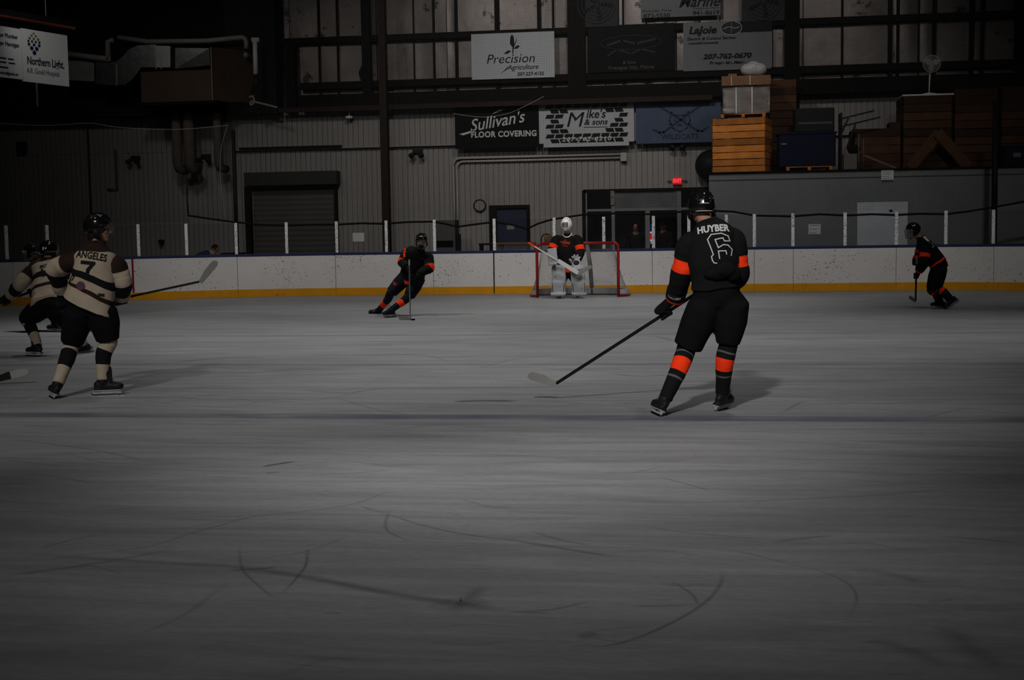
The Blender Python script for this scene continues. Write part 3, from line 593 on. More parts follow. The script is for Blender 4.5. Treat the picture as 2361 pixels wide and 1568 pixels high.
# twin-head emergency lights
for px, py, lab in ((962, 352, 'black twin-head emergency light right of the brown column'), (1562, 334, 'black twin-head emergency light under the blue sign'), (310, 367, 'black twin-head emergency light on the dark left wall'), (473, 363, 'small black twin-head emergency light beside the hanging ducts')):
    q = P(px, py, YW-.12); t = thing('emergency_light', lab, 'emergency light', q, 'emergency lights on the end wall')
    mb = MB(); mb.bb(q.x-.14, q.x+.14, YW-.1, YW-.0, q.z-.02, q.z+.1); mb.build('battery_box', M['blackplastic'], t, bevel=.01)
    for s in (-1, 1):
        mb = MB(); mb.tube([(q.x+s*.1, YW-.16, q.z-.03), (q.x+s*.15, YW-.28, q.z-.10)], [.05, .085], 14); mb.build('lamp_head', M['blackplastic'], t, True)
q = P(805, 268, YW-.35); t = thing('security_camera', 'white dome camera on a stem near the top of the ribbed wall', 'camera', q)
mb = MB(); mb.tube([(q.x, YW-.35, q.z+.15), (q.x, YW-.35, q.z)], .025, 8); mb.build('stem', M['pipewhite'], t, True); mb = MB(); mb.tube([(q.x, YW-.35, q.z), (q.x, YW-.35, q.z-.05), (q.x, YW-.35, q.z-.08)], [.1, .11, .06], 18); mb.build('dome', M['pipewhite'], t, True); mb = MB(); mb.bar((q.x, YW-.35, q.z+.13), (q.x+.06, YW-.14, q.z+.18), .04); mb.build('bracket', M['pipewhite'], t)
for px, py, w, h, lab in ((50, 340, .26, .32, 'small black speaker box high on the dark left wall'), (372, 557, .13, .11, 'small black box low on the wall left of the roll-up door')):
    q = P(px, py, YW-.1); t = thing('wall_box', lab, 'box', q); mb = MB(); mb.bb(q.x-w/2, q.x+w/2, YW-.2, YW, q.z-h/2, q.z+h/2); mb.build('case', M['blackplastic'], t, bevel=.012); mb = MB(); mb.bb(q.x-w*.4, q.x+w*.4, YW-.21, YW-.2, q.z-h*.4, q.z+h*.4); mb.build('grille', M['rubber'], t)
# round wall fan behind the crate
q = P(1640, 382, YW-.25); t = thing('wall_fan', 'large round black fan on the wall half hidden behind the wooden crate', 'fan', q)
mb = MB(); mb.tube([(q.x, YW-.4, q.z), (q.x, YW-.05, q.z)], .42, 36); mb.build('drum', M['blackplastic'], t, True)
mb = MB(); mb.tube([(q.x+.42*math.cos(k*math.pi/18), YW-.4, q.z+.42*math.sin(k*math.pi/18)) for k in range(37)], .025, 8, False); mb.build('rim', M['blackplastic'], t, True)
mb = MB(); 
for k in range(-6, 7): w = math.sqrt(max(0, .4**2-(k*.06)**2)); mb.bar((q.x-w, YW-.41, q.z+k*.06), (q.x+w, YW-.41, q.z+k*.06), .008)
mb.build('guard', M['darkgrey'], t)
# ---- furniture behind the boards
a, b = P(1003, 508, 5.6), P(1054, 580, 5.6); t = thing('grey_cabinet', 'grey cabinet with a dark open shelf behind the boards right of the leaning skater', 'cabinet', ((a.x+b.x)/2, 5.6, 0))
mb = MB(); zz = a.z; mb.bb(a.x, b.x, 5.35, 5.9, 0, zz); mb.build('body', mat('cabinet_paint', (.055, .055, .055), .6), t, bevel=.01)
mb = MB(); q = P(1030, 560, 5.35); mb.bb(a.x+.06, b.x-.06, 5.33, 5.36, q.z-.11, q.z+.06); mb.build('shelf_opening', M['rubber'], t); mb = MB(); mb.bb(b.x, b.x+.07, 5.5, 5.85, 0, P(1056, 540, 5.6).z); mb.build('side_bin', M['blackplastic'], t)
a, b = P(1107, 561, 5.2), P(1136, 565, 5.2); t = thing('bench', 'dark bench end behind the boards left of the blue door', 'bench', ((a.x+b.x)/2, 5.2, 0))
mb = MB(); mb.bb(a.x, b.x+.3, 4.95, 5.4, b.z, a.z); mb.build('seat', M['blackplastic'], t, bevel=.008)
for x in (a.x+.04, b.x+.26):
    for y in (5.0, 5.36): mb = MB(); mb.bb(x-.025, x+.025, y-.025, y+.025, 0, b.z); mb.build('leg', M['blackplastic'], t)
a, b = P(1142, 562, 3.4), P(1236, 582, 3.4); t = thing('mesh_barrier', 'low wooden rail with diamond mesh behind the boards left of the goal', 'barrier', ((a.x+b.x)/2, 3.4, 0))
mb = MB(); mb.bb(a.x, b.x, 3.36, 3.44, a.z-.03, a.z+.03); mb.build('rail', M['wood'], t, bevel=.006)
for x in (a.x+.03, b.x-.03): mb = MB(); mb.bb(x-.03, x+.03, 3.37, 3.43, 0, a.z); mb.build('post', M['wood'], t)
mb = MB(); n = 26; dx = (b.x-a.x)/n
for i in range(n):
    for j in range(8):
        x = a.x+i*dx; z = a.z-.04-j*.1; mb.bar((x, 3.4, z), (x+dx, 3.4, z-.1), .004); mb.bar((x+dx, 3.4, z), (x, 3.4, z-.1), .004)
mb.build('mesh', M['cord'], t)
a = P(1262, 552, 3.3); t = thing('hoop_chair', 'brown chair with a thin hoop back behind the left goal post', 'chair', (a.x, 3.3, 0))
mb = MB(); mb.ell((a.x+.03, 3.3, a.z), (.12, .04, .12)); mb.build('back_pad', M['wood'], t, True); mb = MB(); mb.tube([(a.x-.12, 3.32, 0)]+arc((a.x-.02, 3.32, a.z), .14, math.pi, 0, (1, 0, 0), (0, 0, 1), 10)+[(a.x+.12, 3.32, 0)], .014, 8); mb.build('hoop_frame', M['blackpipe'], t, True); mb = MB(); mb.box((a.x, 3.1, .5), (.36, .4, .05)); mb.build('seat', M['wood'], t)
for s in (-1, 1): mb = MB(); mb.tube([(a.x+s*.12, 2.95, 0), (a.x+s*.12, 2.95, .48)], .014, 8); mb.build('leg', M['blackpipe'], t)
a, b = P(512, 583, 4.2), P(560, 588, 4.2); t = thing('black_table', 'black table top just showing over the boards left of the roll-up door', 'table', ((a.x+b.x)/2, 4.3, 0))
mb = MB(); mb.bb(a.x, b.x, 4.1, 4.6, a.z-.05, a.z); mb.build('top', M['blackplastic'], t, bevel=.006)
for x in (a.x+.05, b.x-.05):
    for y in (4.15, 4.55): mb = MB(); mb.bb(x-.02, x+.02, y-.02, y+.02, 0, a.z-.05); mb.build('leg', M['blackplastic'], t)
# ---- safety net, its ropes and poles
YN = RE+.16
ropepx = [(432, 415), (431, 460), (434, 497), (480, 504), (540, 512), (600, 518), (659, 520), (715, 518), (774, 518), (830, 515), (889, 516), (940, 512), (1000, 511), (1030, 517), (1055, 523), (1090, 518), (1139, 512), (1180, 518), (1215, 528), (1240, 516), (1262, 509), (1285, 504), (1345, 495), (1420, 492), (1500, 494), (1560, 489), (1640, 486), (1690, 488), (1740, 497), (1828, 499), (1890, 494), (1949, 497), (2010, 494), (2064, 496), (2120, 493), (2181, 494), (2235, 487), (2290, 478), (2361, 465), (2420, 455)]
nt_ = thing('safety_net', 'fine mesh spectator net hanging above the glass with a sagging black bottom rope', 'net', (0, YN, 1.9))
rp = [P(x, y, YN) for x, y in ropepx]; mb = MB(); mb.tube(rp[2:], .024, 8); mb.tube(rp[:3], .018, 8); mb.build('bottom_rope', M['rope'], nt_, True)
rxs = [p.x for p in rp[2:]]; rzs = [p.z for p in rp[2:]]
GZ = GT+.05
def net_bot(x): return float(np.interp(x, rxs, rzs)) if x > rxs[0] else GZ
def net_top(x):
    xa = P(-30, 285, YN).x; xb = P(525, 290, YN).x
    if x < xb:
        return float(np.interp(x, [P(q, r, YN).x for q, r in ((-30, 283), (100, 288), (205, 284), (300, 295), (420, 297), (525, 289))], [P(q, r, YN).z for q, r in ((-30, 283), (100, 288), (205, 284), (300, 295), (420, 297), (525, 289))]))
    return 8.6
mb = MB(); x = P(-60, 400, YN).x; xe = P(2430, 400, YN).x; st = .042; wd = .0034
def rib(a, b): # slim square strand
    mb.bar(a, b, wd, wd, (0, 1, 0))
while x < xe:
    rib((x, YN, net_bot(x)), (x+.00001, YN, net_top(x))); x += st
mb.build('mesh_uprights', mat('net_twine', (.012, .012, .012), .9), nt_)
mb = MB(); z = GZ; X0 = P(-60, 400, YN).x; N_ = 150
while z < 8.6:
    run = None
    for i in range(N_+1):
        x = X0+(xe-X0)*i/N_; ok = net_bot(x) <= z <= net_top(x)
        if ok and run is None: run = x
        if run is not None and (not ok or i == N_):
            if x-run > .3: rib((run, YN, z), (x, YN, z))
            run = None
    z += st
mb.build('mesh_courses', MATS['net_twine'], nt_)
lr = [P(q, r, YN-.02) for q, r in ((-30, 283), (60, 288), (120, 289), (205, 284), (260, 292), (330, 297), (420, 298), (525, 289))]
mb = MB(); mb.tube(catmull(lr, 5), .006, 5); mb.tube(catmull([P(q, r, YN-.02) for q, r in ((525, 289), (515, 320), (508, 360), (509, 420), (515, 470), (520, 500))], 5), .005, 5); mb.build('edge_cord', mat('pale_cord', (.2, .19, .17), .8), nt_)
sg = [P(q, r, YN-.03) for q, r in ((1046, 262), (1110, 270), (1170, 262), (1220, 240), (1254, 222))]
mb = MB(); mb.tube(catmull(sg, 5), .005, 5); tag(mb.build('slack_cord', MATS['pale_cord'], nt_), 'slack pale cord')
for px, y0, w, lab in ((205, 284, .03, 'thin black net pole at the far left'), (540, 300, .055, 'black net pole beside the roll-up door'), (2293, 232, .07, 'black net pole behind the right skater')):
    a = P(px-2, y0, YN+.13); b = P(px+4, 515, YN+.13); s_ = (a.x+b.x)/2; mb = MB(); mb.tube([(s_, YN+.13, 0), (s_, YN+.13, a.z)], w, 10); tag(mb.build('net_pole', M['blackpipe'], None, True), lab, 'pole', 'poles carrying the safety net')
# ---- signs on the end wall
def sign(name, label, px, y, base, th=.03, cat='sign'):
    a, b = P(px[0], px[1], y), P(px[2], px[3], y); t = thing(name, label, cat, ((a.x+b.x)/2, y, b.z), 'sponsor signs on the end wall')
    mb = MB(); mb.bb(a.x, b.x, y, y+th, b.z, a.z); mb.build('panel', base, t, bevel=.004)
    t['_f'] = (a.x, b.x, b.z, a.z, y); return t
def wr(t, name, m_, items, tilt=0.):
    x0, x1, z0, z1, y = t['_f']; mb = MB(); H = z1-z0
    for u, v, txt, sz, kw in items:
        g = text_geo(txt, sz*H, **kw) if isinstance(txt, str) else txt
        put(mb, g, (x0+(x1-x0)*u, y, z0+H*v), (math.cos(tilt), 0, math.sin(tilt)), (-math.sin(tilt), 0, math.cos(tilt)), (0, -1, 0))
        if isinstance(txt, str): mb.build(name, m_, t); mb = MB()
    if mb.v: mb.build(name, m_, t)
def sc(pts, H): return [(x*H, y*H) for x, y in pts]
# Precision
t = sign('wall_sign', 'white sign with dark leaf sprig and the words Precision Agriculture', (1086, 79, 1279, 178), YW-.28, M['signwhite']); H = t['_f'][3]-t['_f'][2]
wr(t, 'lettering', M['blackprint'], [(.47, .43, 'Precision', .29, dict(bold=.0, shear=.22, wide=1.02)), (.62, .24, 'Agriculture', .15, dict(shear=.22, bold=.002)), (.71, .09, '207-227-4132', .105, dict(bold=.004, shear=.12))])
leaf = lambda pts: poly_geo(sc(pts, H))
wr(t, 'sprig', M['blackprint'], [(.5, .7, leaf([(-.01, -.16), (.0, -.02), (-.06, .06), (-.05, .2), (-.01, .27), (.03, .2), (.04, .08), (.03, .0), (.01, -.16)]), 1, {}), (.5, .7, leaf([(.02, 0), (.08, .1), (.1, .2), (.06, .05), (.03, -.03)]), 1, {}), (.5, .7, leaf([(.02, -.05), (.1, -.05), (.17, 0), (.1, .02)]), 1, {}), (.5, .7, leaf([(-.03, -.1), (-.1, -.08), (-.2, -.15), (-.12, -.16)]), 1, {}), (.5, .7, leaf([(-.3, -.6), (-.14, -.5), (-.08, -.42), (-.12, -.44), (-.2, -.52)]), 1, {})])
# dark sign
t = sign('wall_sign', 'dark sign with faint oval and the words Presque Isle, Maine', (1355, 60, 1556, 162), YW-.28, M['signblack']); H = t['_f'][3]-t['_f'][2]
dim = mat('dim_print', (.06, .058, .055), .7)
wr(t, 'lettering', dim, [(.48, .2, '& Sales', .10, {}), (.5, .09, 'Presque Isle, Maine', .12, dict(wide=1.05))])
wr(t, 'oval_emblem', mat('very_dim_print', (.018, .018, .02), .7), [(.5, .62, stroke_geo(sc([(.65*math.cos(k*math.pi/18), .15*math.sin(k*math.pi/18)) for k in range(36)], H), .012*H, True), 1, {}), (.5, .62, 'snowmobiles', .12, dict(shear=.3, wide=1.2)) if False else (.5, .62, stroke_geo(sc([(-.5, -.04), (-.2, .05), (.1, -.03), (.5, .05)], H), .05*H), 1, {}), (.5, .42, stroke_geo(sc([(-.5, -.06), (-.3, .06), (0, -.04), (.2, .05), (.5, -.02)], H), .03*H), 1, {})])
# LaJoie
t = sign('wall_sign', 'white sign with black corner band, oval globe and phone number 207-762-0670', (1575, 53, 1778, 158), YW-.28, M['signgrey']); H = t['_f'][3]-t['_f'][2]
wr(t, 'black_band', M['blackprint'], [(.82, .88, poly_geo([(-.35*H, -.12*H), (.345*H, -.12*H), (.345*H, .115*H), (-.3*H, .115*H)]), 1, {})])
wr(t, 'lettering', M['blackprint'], [(.22, .83, 'LaJoie', .21, dict(bold=.012, shear=.2, wide=1.12)), (.32, .66, 'Electric & Control Service', .085, dict(bold=.004, shear=.2, wide=1.1)), (.23, .57, 'Industrial/Commercial', .068, dict(bold=.004, shear=.2, wide=1.)), (.5, .28, '207-762-0670', .145, dict(bold=.01, shear=.2, wide=1.2)), (.5, .15, 'Presque Isle, Maine', .085, dict(bold=.006, shear=.2, wide=1.1))])
wr(t, 'globe', M['darkgrey'], [(.55, .86, poly_geo(sc([(.21*math.cos(k*math.pi/16), .135*math.sin(k*math.pi/16)) for k in range(32)], H), .003), 1, {})])
wr(t, 'globe_lines', M['signwhite'], [(.55, .86, stroke_geo(sc([(.215*math.cos(k*math.pi/16), .14*math.sin(k*math.pi/16)) for k in range(32)], H), .014*H, True, .004), 1, {}), (.55, .86, stroke_geo(sc([(-.17, -.02), (-.06, .03), (.08, -.01), (.17, .02)], H), .012*H, False, .0045), 1, {}), (.55, .86, stroke_geo(sc([(0, .11), (0, -.11)], H), .008*H, False, .0045), 1, {})])
# Marine
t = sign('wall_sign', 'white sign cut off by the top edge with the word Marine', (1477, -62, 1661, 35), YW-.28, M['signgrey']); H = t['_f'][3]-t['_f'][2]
wr(t, 'lettering', M['blackprint'], [(.73, .31, 'Marine', .34, dict(bold=.008, shear=.35, wide=.95)), (.2, .15, 'Waterville, Maine', .09, dict(wide=1.05)), (.2, .04, '872-5550', .13, dict(bold=.003, wide=1.2)), (.82, .17, 'Presque Isle, Maine', .075, {}), (.82, .06, '941-8619', .13, dict(bold=.003, wide=1.2)), (.3, .5, 'Power Sports', .16, dict(bold=.004)) if False else (.25, .42, stroke_geo([(-.3*H, 0), (.3*H, 0)], .05*H), 1, {})])
# lower row
t = sign('wall_sign', 'black sign with silver script and the words Floor Covering', (1048, 246, 1242, 339), YW-.32, M['signblack']); H = t['_f'][3]-t['_f'][2]
wr(t, 'script', M['inkgrey'], [(.50, .62, "Sullivan's", .40, dict(bold=.004, shear=.35, wide=.93))], .15)
wr(t, 'lettering', M['inkgrey'], [(.585, .32, 'FLOOR COVERING', .19, dict(bold=.008, wide=.92, spacing=1.08))])
wr(t, 'swash', M['inkgrey'], [(.5, .62, poly_geo(sc([(-.9, -.27), (-.62, -.2), (-.52, -.16), (-.6, -.24), (-.8, -.3)], H)), 1, {}), (.5, .62, poly_geo(sc([(-.1, .18), (.05, .27), (.22, .3), (.1, .24)], H)), 1, {})])
t = sign('wall_sign', 'white sign with black brick border around an oval, lettered Mike\'s & Sons', (1242, 241, 1462, 326), YW-.32, M['signwhite']); H = t['_f'][3]-t['_f'][2]
mb = MB(); a, b = P(1253, 322, YW-.335), P(1450, 335, YW-.335); mb.bb(a.x, b.x, YW-.3195, YW-.29, b.z, a.z+.3); mb.build('lower_panel', M['signwhite'], t)
br = []
for r in range(8):
    v = .93-r*.125; off = (.0, .16)[r % 2]
    for k in range(9):
        u = -1.05+k*.235+off
        cx, cy = u+.1, v-.5
        if (cx/.74)**2+((cy-.076)/.33)**2 < 1 or u > .93: continue
        br.append((.5, .5, poly_geo(sc([(u, cy-.051), (u+.205, cy-.051), (u+.245 if r % 2 == 0 else u+.165, cy+.051), (u+.04 if r % 2 == 0 else u-.04, cy+.051)], H)), 1, {}))
wr(t, 'brick_border', M['blackprint'], br)
wr(t, 'lettering', M['blackprint'], [(.37, .57, 'M', .54, dict(shear=.25, wide=1.05)), (.60, .71, "ike's", .30, dict(bold=.006, shear=.2, wide=.95)), (.60, .51, '& sons', .20, dict(bold=.005, shear=.2, wide=1.1)), (.6, .345, 'Construction', .07, dict(wide=1.1)) if False else (.6, .385, stroke_geo([(-.3*H, 0), (.3*H, 0)], .02*H), 1, {})])
wr(t, 'phone_number', M['inkgrey'], [(.5, .09, '207-762-6210', .15, dict(bold=.003, shear=.2, wide=1.3, spacing=1.15, ext=.006))])
t = sign('wall_sign', 'blue sign with crossed hockey sticks and the word Wildcats', (1466, 234, 1662, 327), YW-.32, M['signblue']); H = t['_f'][3]-t['_f'][2]
dk = mat('sign_dark_blue_ink', (.012, .018, .035), .6)
wr(t, 'lettering', dk, [(.47, .92, 'PRESQUE ISLE', .15, dict(bold=.003, spacing=1.15)), (.52, .14, 'WILDCATS', .17, dict(bold=.006, spacing=1.05))])
wr(t, 'crossed_sticks', dk, [(.52, .52, stroke_geo(sc([(-.45, .33), (.42, -.25), (.52, -.26), (.66, -.17)], H), .05*H), 1, {}), (.52, .52, stroke_geo(sc([(.5, .35), (-.38, -.26), (-.48, -.27), (-.62, -.2)], H), .05*H), 1, {})])
wr(t, 'face_emblem', dk, [(.52, .5, stroke_geo(sc(q, H), .03*H, cl, .002), 1, {}) for q, cl in (([(-.24, .02), (-.2, .22), (-.1, .14), (.1, .14), (.2, .22), (.24, .02), (.16, -.16), (.0, -.24), (-.16, -.16)], True), ([(-.14, .04), (-.06, .0)], False), ([(.14, .04), (.06, .0)], False), ([(-.05, -.1), (0, -.07), (.05, -.1)], False), ([(-.26, -.06), (-.12, -.06)], False), ([(.26, -.06), (.12, -.06)], False))])
# vent fans high on the wall
for px, w, lab in ((1376, 100, 'dark square exhaust fan left of the topmost sign'), (1760, 98, 'dark square exhaust fan right of the topmost sign')):
    a, b = P(px-w/2, -40, YW-.3), P(px+w/2, 60 if px < 1500 else 47, YW-.3); t = thing('exhaust_fan', lab, 'fan', ((a.x+b.x)/2, YW-.3, b.z), 'exhaust fans high on the end wall')
    mb = MB(); mb.bb(a.x, b.x, YW-.3, YW, b.z, a.z); mb.build('housing', M['darkgrey'], t, bevel=.01)
    c = ((a.x+b.x)/2, (a.z+b.z)/2); R_ = (b.x-a.x)*.44
    mb = MB()
    for r_ in (1, .8, .6, .4, .2): mb.tube([(c[0]+R_*r_*math.cos(k*math.pi/18), YW-.33, c[1]+R_*r_*math.sin(k*math.pi/18)) for k in range(37)], .012, 6, False)
    mb.build('guard', mat('fan_guard', (.022, .022, .025), .6), t)
    for k in range(5):
        an = k*2*math.pi/5; mb = MB(); d = V((math.cos(an), 0, math.sin(an))); q = V((-math.sin(an), .35, math.cos(an))).normalized(); cc = V((c[0], YW-.31, c[1])); mb.hexa([cc+d*.05-q*.03, cc+d*R_*.85-q*.11, cc+d*R_*.85+q*.11, cc+d*.05+q*.03]+[v+V((0, .012, 0)) for v in (cc+d*.05-q*.03, cc+d*R_*.85-q*.11, cc+d*R_*.85+q*.11, cc+d*.05+q*.03)]); mb.build('blade', M['blackplastic'], t)
# ---- hanging signs at the upper left
def hung(label, tl, bl, tr, br_, d0, d1):
    A, B, C_, D = PD(*bl, d0), PD(*br_, d1), PD(*tr, d1), PD(*tl, d0)
    B.z = A.z; C_.x, C_.y = B.x, B.y; D.x, D.y = A.x, A.y; C_.z = D.z
    ux = (B-A).normalized(); un = ux.cross(V((0, 0, 1)))
    t = thing('hanging_sign', label, 'sign', ((A+B)/2), 'signs hanging at the upper left')
    bk = -un*.04; mb = MB(); mb.hexa([A, B, B+bk, A+bk, D, C_, C_+bk, D+bk]); mb.build('panel', M['signlit'], t, bevel=.004)
    return t, A, ux, un, (B-A).length, D.z-A.z
def hw(t, A, ux, un, Wd, H, name, m_, items):
    mb = MB()
    for u, v, g in items:
        put(mb, g, A+ux*(Wd*u)+V((0, 0, H*v)), ux, (0, 0, 1), un)
        if 'lettering' in name: mb.build(name, m_, t); mb = MB()
    if mb.v: mb.build(name, m_, t)
h1 = hung('white hanging sign with a pinecone of coloured dots, lettered Northern Light', (52, 66), (54, 187), (159, 84), (160, 200), 25., 26.0)
H = h1[5]; Wd = h1[4]
ink = mat('sign_navy_ink', (.012, .014, .022), .6)

def fit2(g, w):
    xs = [v.x for v in g[0]]; c = (min(xs)+max(xs))/2; k = w/(max(xs)-min(xs)); return [V(((v.x-c)*k, v.y, v.z)) for v in g[0]], g[1]
g1 = fit2(text_geo('Northern Light.', H*.215, .004, 0, 1, .96), Wd*.80); g2 = fit2(text_geo('A.R. Gould Hospital', H*.145, 0, 0, 1, .97), Wd*.70)
hw(*h1, 'lettering', ink, [(.5, .40, g1)]); hw(*h1, 'small_lettering', mat('sign_grey_ink', (.07, .075, .08), .6), [(.43, .21, g2)])
hexa_ = lambda r: poly_geo([(r*math.cos(k*math.pi/3+.52), r*math.sin(k*math.pi/3+.52)) for k in range(6)])
rows = ((.93, (0,), .026, 'y'), (.885, (-.05, .05), .028, 'y'), (.83, (-.10, 0, .10), .03, 'g'), (.775, (-.13, -.045, .045, .13), .028, 'b'), (.715, (-.12, 0, .12), .036, 'b'), (.645, (-.06, .06), .046, 'b'), (.565, (0,), .05, 'b'))
for key, nm, cc in (('y', 'yellow_dots', (.28, .20, .02)), ('g', 'green_dots', (.14, .17, .03)), ('b', 'blue_dots', (.02, .03, .07))):
    hw(*h1, nm, mat('ink_'+nm, cc, .6), [(.26+x*.9, v, hexa_(r*H)) for v, xs, r, kk in rows if kk == key for x in xs])
h2 = hung('white hanging sign at the left edge with lines of a plumber\'s details', (-75, 48), (-70, 168), (50.5, 66), (52.5, 184), 23.9, 25.)
H = h2[5]
hw(*h2, 'lettering', ink, [(.70, .82, text_geo('Master Plumber', H*.12, .003, 0, .8)), (.72, .66, text_geo('Roger Hannigan', H*.12, .003, 0, .8)), (.66, .08, text_geo('masterplumber@gmail.com', H*.08, .002, 0, .75))])
hw(*h2, 'small_print', ink, [(u, v, stroke_geo([(-w*H, 0), (w*H, 0)], .03*H)) for u, v, ws in ((.72, .37, ((-.16, .09), (.04, .08), (.2, .06))), (.72, .29, ((-.18, .1), (.04, .1), (.24, .07))), (.72, .19, ((-.12, .08), (.06, .06)))) for dx, w in ws for u in (u+dx*.8,)])
# chain below, tube heater above
a = PD(84, 187, 25.29); b = PD(84, 245, 25.29); mb = MB()
for i in range(9):
    z = a.z+(b.z-a.z)*(i+.5)/9; d = V((1, 0, 0)) if i % 2 else V((0, 1, 0)); mb.tube([V((a.x, a.y, z))+d*.015*math.cos(k*math.pi/4)+V((0, 0, .032*math.sin(k*math.pi/4))) for k in range(9)], .004, 5, False)
tag(mb.build('chain', M['pipewhite'], h1[0]), 'short pale chain')
A, B = PD(-60, 22, 24.2), PD(172, 66, 26.4); B.z = A.z = (A.z+B.z)/2; hz = thing('tube_heater', 'long heater with a dull red tube above the hanging signs', 'heater', (A+B)/2)
d = (B-A).normalized(); q = d.cross(V((0, 0, 1)))
mb = MB(); mb.tube([A, B], .035, 12); mb.build('tube', mat('dull_red_tube', (.55, .12, .07), .4, .2, .2, 3), hz, True)
mb = MB(); mb.loft([[p-q*.22-V((0, 0, .02)), p-q*.1+V((0, 0, .1)), p+q*.1+V((0, 0, .1)), p+q*.22-V((0, 0, .02))] for p in (A, B)], closed=False); mb.build('reflector', M['blackpipe'], hz, solid=.01)
mb = MB(); mb.bar(A-V((0, 0, .2)), B-V((0, 0, .2)), .16, .18); mb.build('sign_rail', M['girt'], hz)
for px in (105, 120):
    p = A.lerp(B, .7 if px == 105 else .2); mb = MB(); mb.tube([p+V((0, 0, .1)), p+V((0, 0, 3.0))], .005, 5); mb.build('hanger_wire', M['pipewhite'], hz)
spot('sign_lamp', tuple(PD(88, -25, 23.6)), tuple(PD(105, 120, 25.6)), 14, 70, 1., .08)
# ---- air handling: duct, plywood box, pipes
YD = 5.6
def XZ(px, py, y=YD): p = P(px, py, y); return p.x, p.z
du = thing('air_duct', 'shiny galvanised duct with an S-bend running into the plywood box', 'duct', (XZ(320, 150)[0], YD, XZ(320, 200)[1]))
def ductloft(pts, y0, y1):   # list of (top px, bottom px)
    rings = []
    for (tx, ty), (bx, by) in pts:
        a, b = P(tx, ty, YD), P(bx, by, YD); rings.append([V((b.x, y0, b.z)), V((b.x, y1, b.z)), V((a.x, y1, a.z)), V((a.x, y0, a.z))])
    m_ = MB(); m_.loft(rings); return m_
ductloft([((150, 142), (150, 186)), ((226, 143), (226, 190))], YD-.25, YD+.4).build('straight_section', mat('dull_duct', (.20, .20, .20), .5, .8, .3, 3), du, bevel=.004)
S_ = [((233, 145), (233, 196)), ((266, 146), (270, 200)), ((281, 145), (300, 198)), ((296, 133), (318, 185)), ((308, 118), (332, 166)), ((330, 108), (338, 159)), ((358, 107), (360, 159))]
ductloft(S_, YD-.35, YD+.4).build('s_bend', M['galv'], du, bevel=.004)
ductloft([((358, 107), (358, 159)), ((372, 107), (372, 159))], YD-.38, YD+.42).build('flange', M['galv'], du, bevel=.004)
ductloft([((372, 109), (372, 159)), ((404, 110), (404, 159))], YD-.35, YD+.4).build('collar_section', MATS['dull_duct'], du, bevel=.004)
m_ = MB(); p = [P(404, 110, YD-.35), P(484, 112, YD-.35), P(484, 150, YD-.35), P(404, 159, YD-.35)]
m_.hexa([p[3], p[2], p[2]+V((0, .8, 0)), p[3]+V((0, .75, 0)), p[0], p[1]+V((0, -.06, 0)), p[1]+V((0, .8, 0)), p[0]+V((0, .75, 0))]); m_.build('flared_section', M['galv'], du)
for px, y0, y1 in ((267, 146, 200), (359, 107, 160), (371, 107, 160)): a, b = P(px, y0, YD-.37), P(px+1, y1, YD-.37); mb = MB(); mb.bar(a, b, .022, .03); mb.build('seam_bar', mat('bright_seam', (.6, .6, .6), .25, 1), du)
bx = thing('plywood_box', 'large brown plywood air-handler box hung high on the left', 'box', (XZ(460, 180)[0], YD+.2, XZ(460, 235)[1]))
p = [P(326, 232, YD-.3), P(492, 238, YD-.3), P(492, 112, YD-.3), P(326, 112, YD-.3)]; z0, z1 = (p[0].z+p[1].z)/2, (p[2].z+p[3].z)/2
mb = MB(); xr = P(600, 180, YD+.9).x; zt_ = P(400, 163, YD-.3).z; xm = P(486, 180, YD-.3).x
mb.bb(p[0].x, xm, YD-.3, YD+.9, z0, zt_); mb.build('casing', M['ply'], bx, bevel=.006)
mb = MB(); mb.hexa([V((xm, YD-.3, z0)), V((p[1].x, YD-.3, z0)), V((xr, YD+.9, z0)), V((xm, YD+.9, z0)), V((xm, YD-.3, z1)), V((p[1].x, YD-.3, z1)), V((xr, YD+.9, z1)), V((xm, YD+.9, z1))]); mb.build('tall_casing', M['ply'], bx, bevel=.006)
mb = MB(); mb.bb(p[0].x-.08, p[1].x+.12, YD-.42, YD+1.0, z0-.08, z0); mb.build('floor_frame', M['girt'], bx)
mb = MB(); mb.bar(V((p[1].x, YD-.31, z0)), V((p[1].x, YD-.31, z1)), .10, .02, (1, 0, 0)); mb.build('corner_strip', mat('pale_strip', (.2, .14, .1), .6), bx)
for px, py in ((515, 133), (516, 170), (480, 208)): q = P(px, py, YD+.1); mb = MB(); mb.ell(q, (.03, .03, .06)); mb.build('latch', M['blackplastic'], bx, True)
def pipe_thing(name, label, paths, r, m_, y, cat='pipe'):
    q = P(*paths[0][0], y); t = thing(name, label, cat, q)
    for pa in paths: mb = MB(); mb.tube([P(x, yy, y) for x, yy in pa], r, 10); mb.build('run', m_, t, True)
    return t
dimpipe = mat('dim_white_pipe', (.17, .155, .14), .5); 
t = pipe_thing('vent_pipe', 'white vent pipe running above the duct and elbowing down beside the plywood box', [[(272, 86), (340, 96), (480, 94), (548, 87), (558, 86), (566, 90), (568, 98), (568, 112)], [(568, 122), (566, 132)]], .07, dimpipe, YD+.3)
t = pipe_thing('vent_pipe', 'bright white upright pipe with a tee cap at the right of the plywood box', [[(588, 92), (590, 172)], [(581, 92), (598, 92)]], .07, M['pipewhite'], YD+.1)
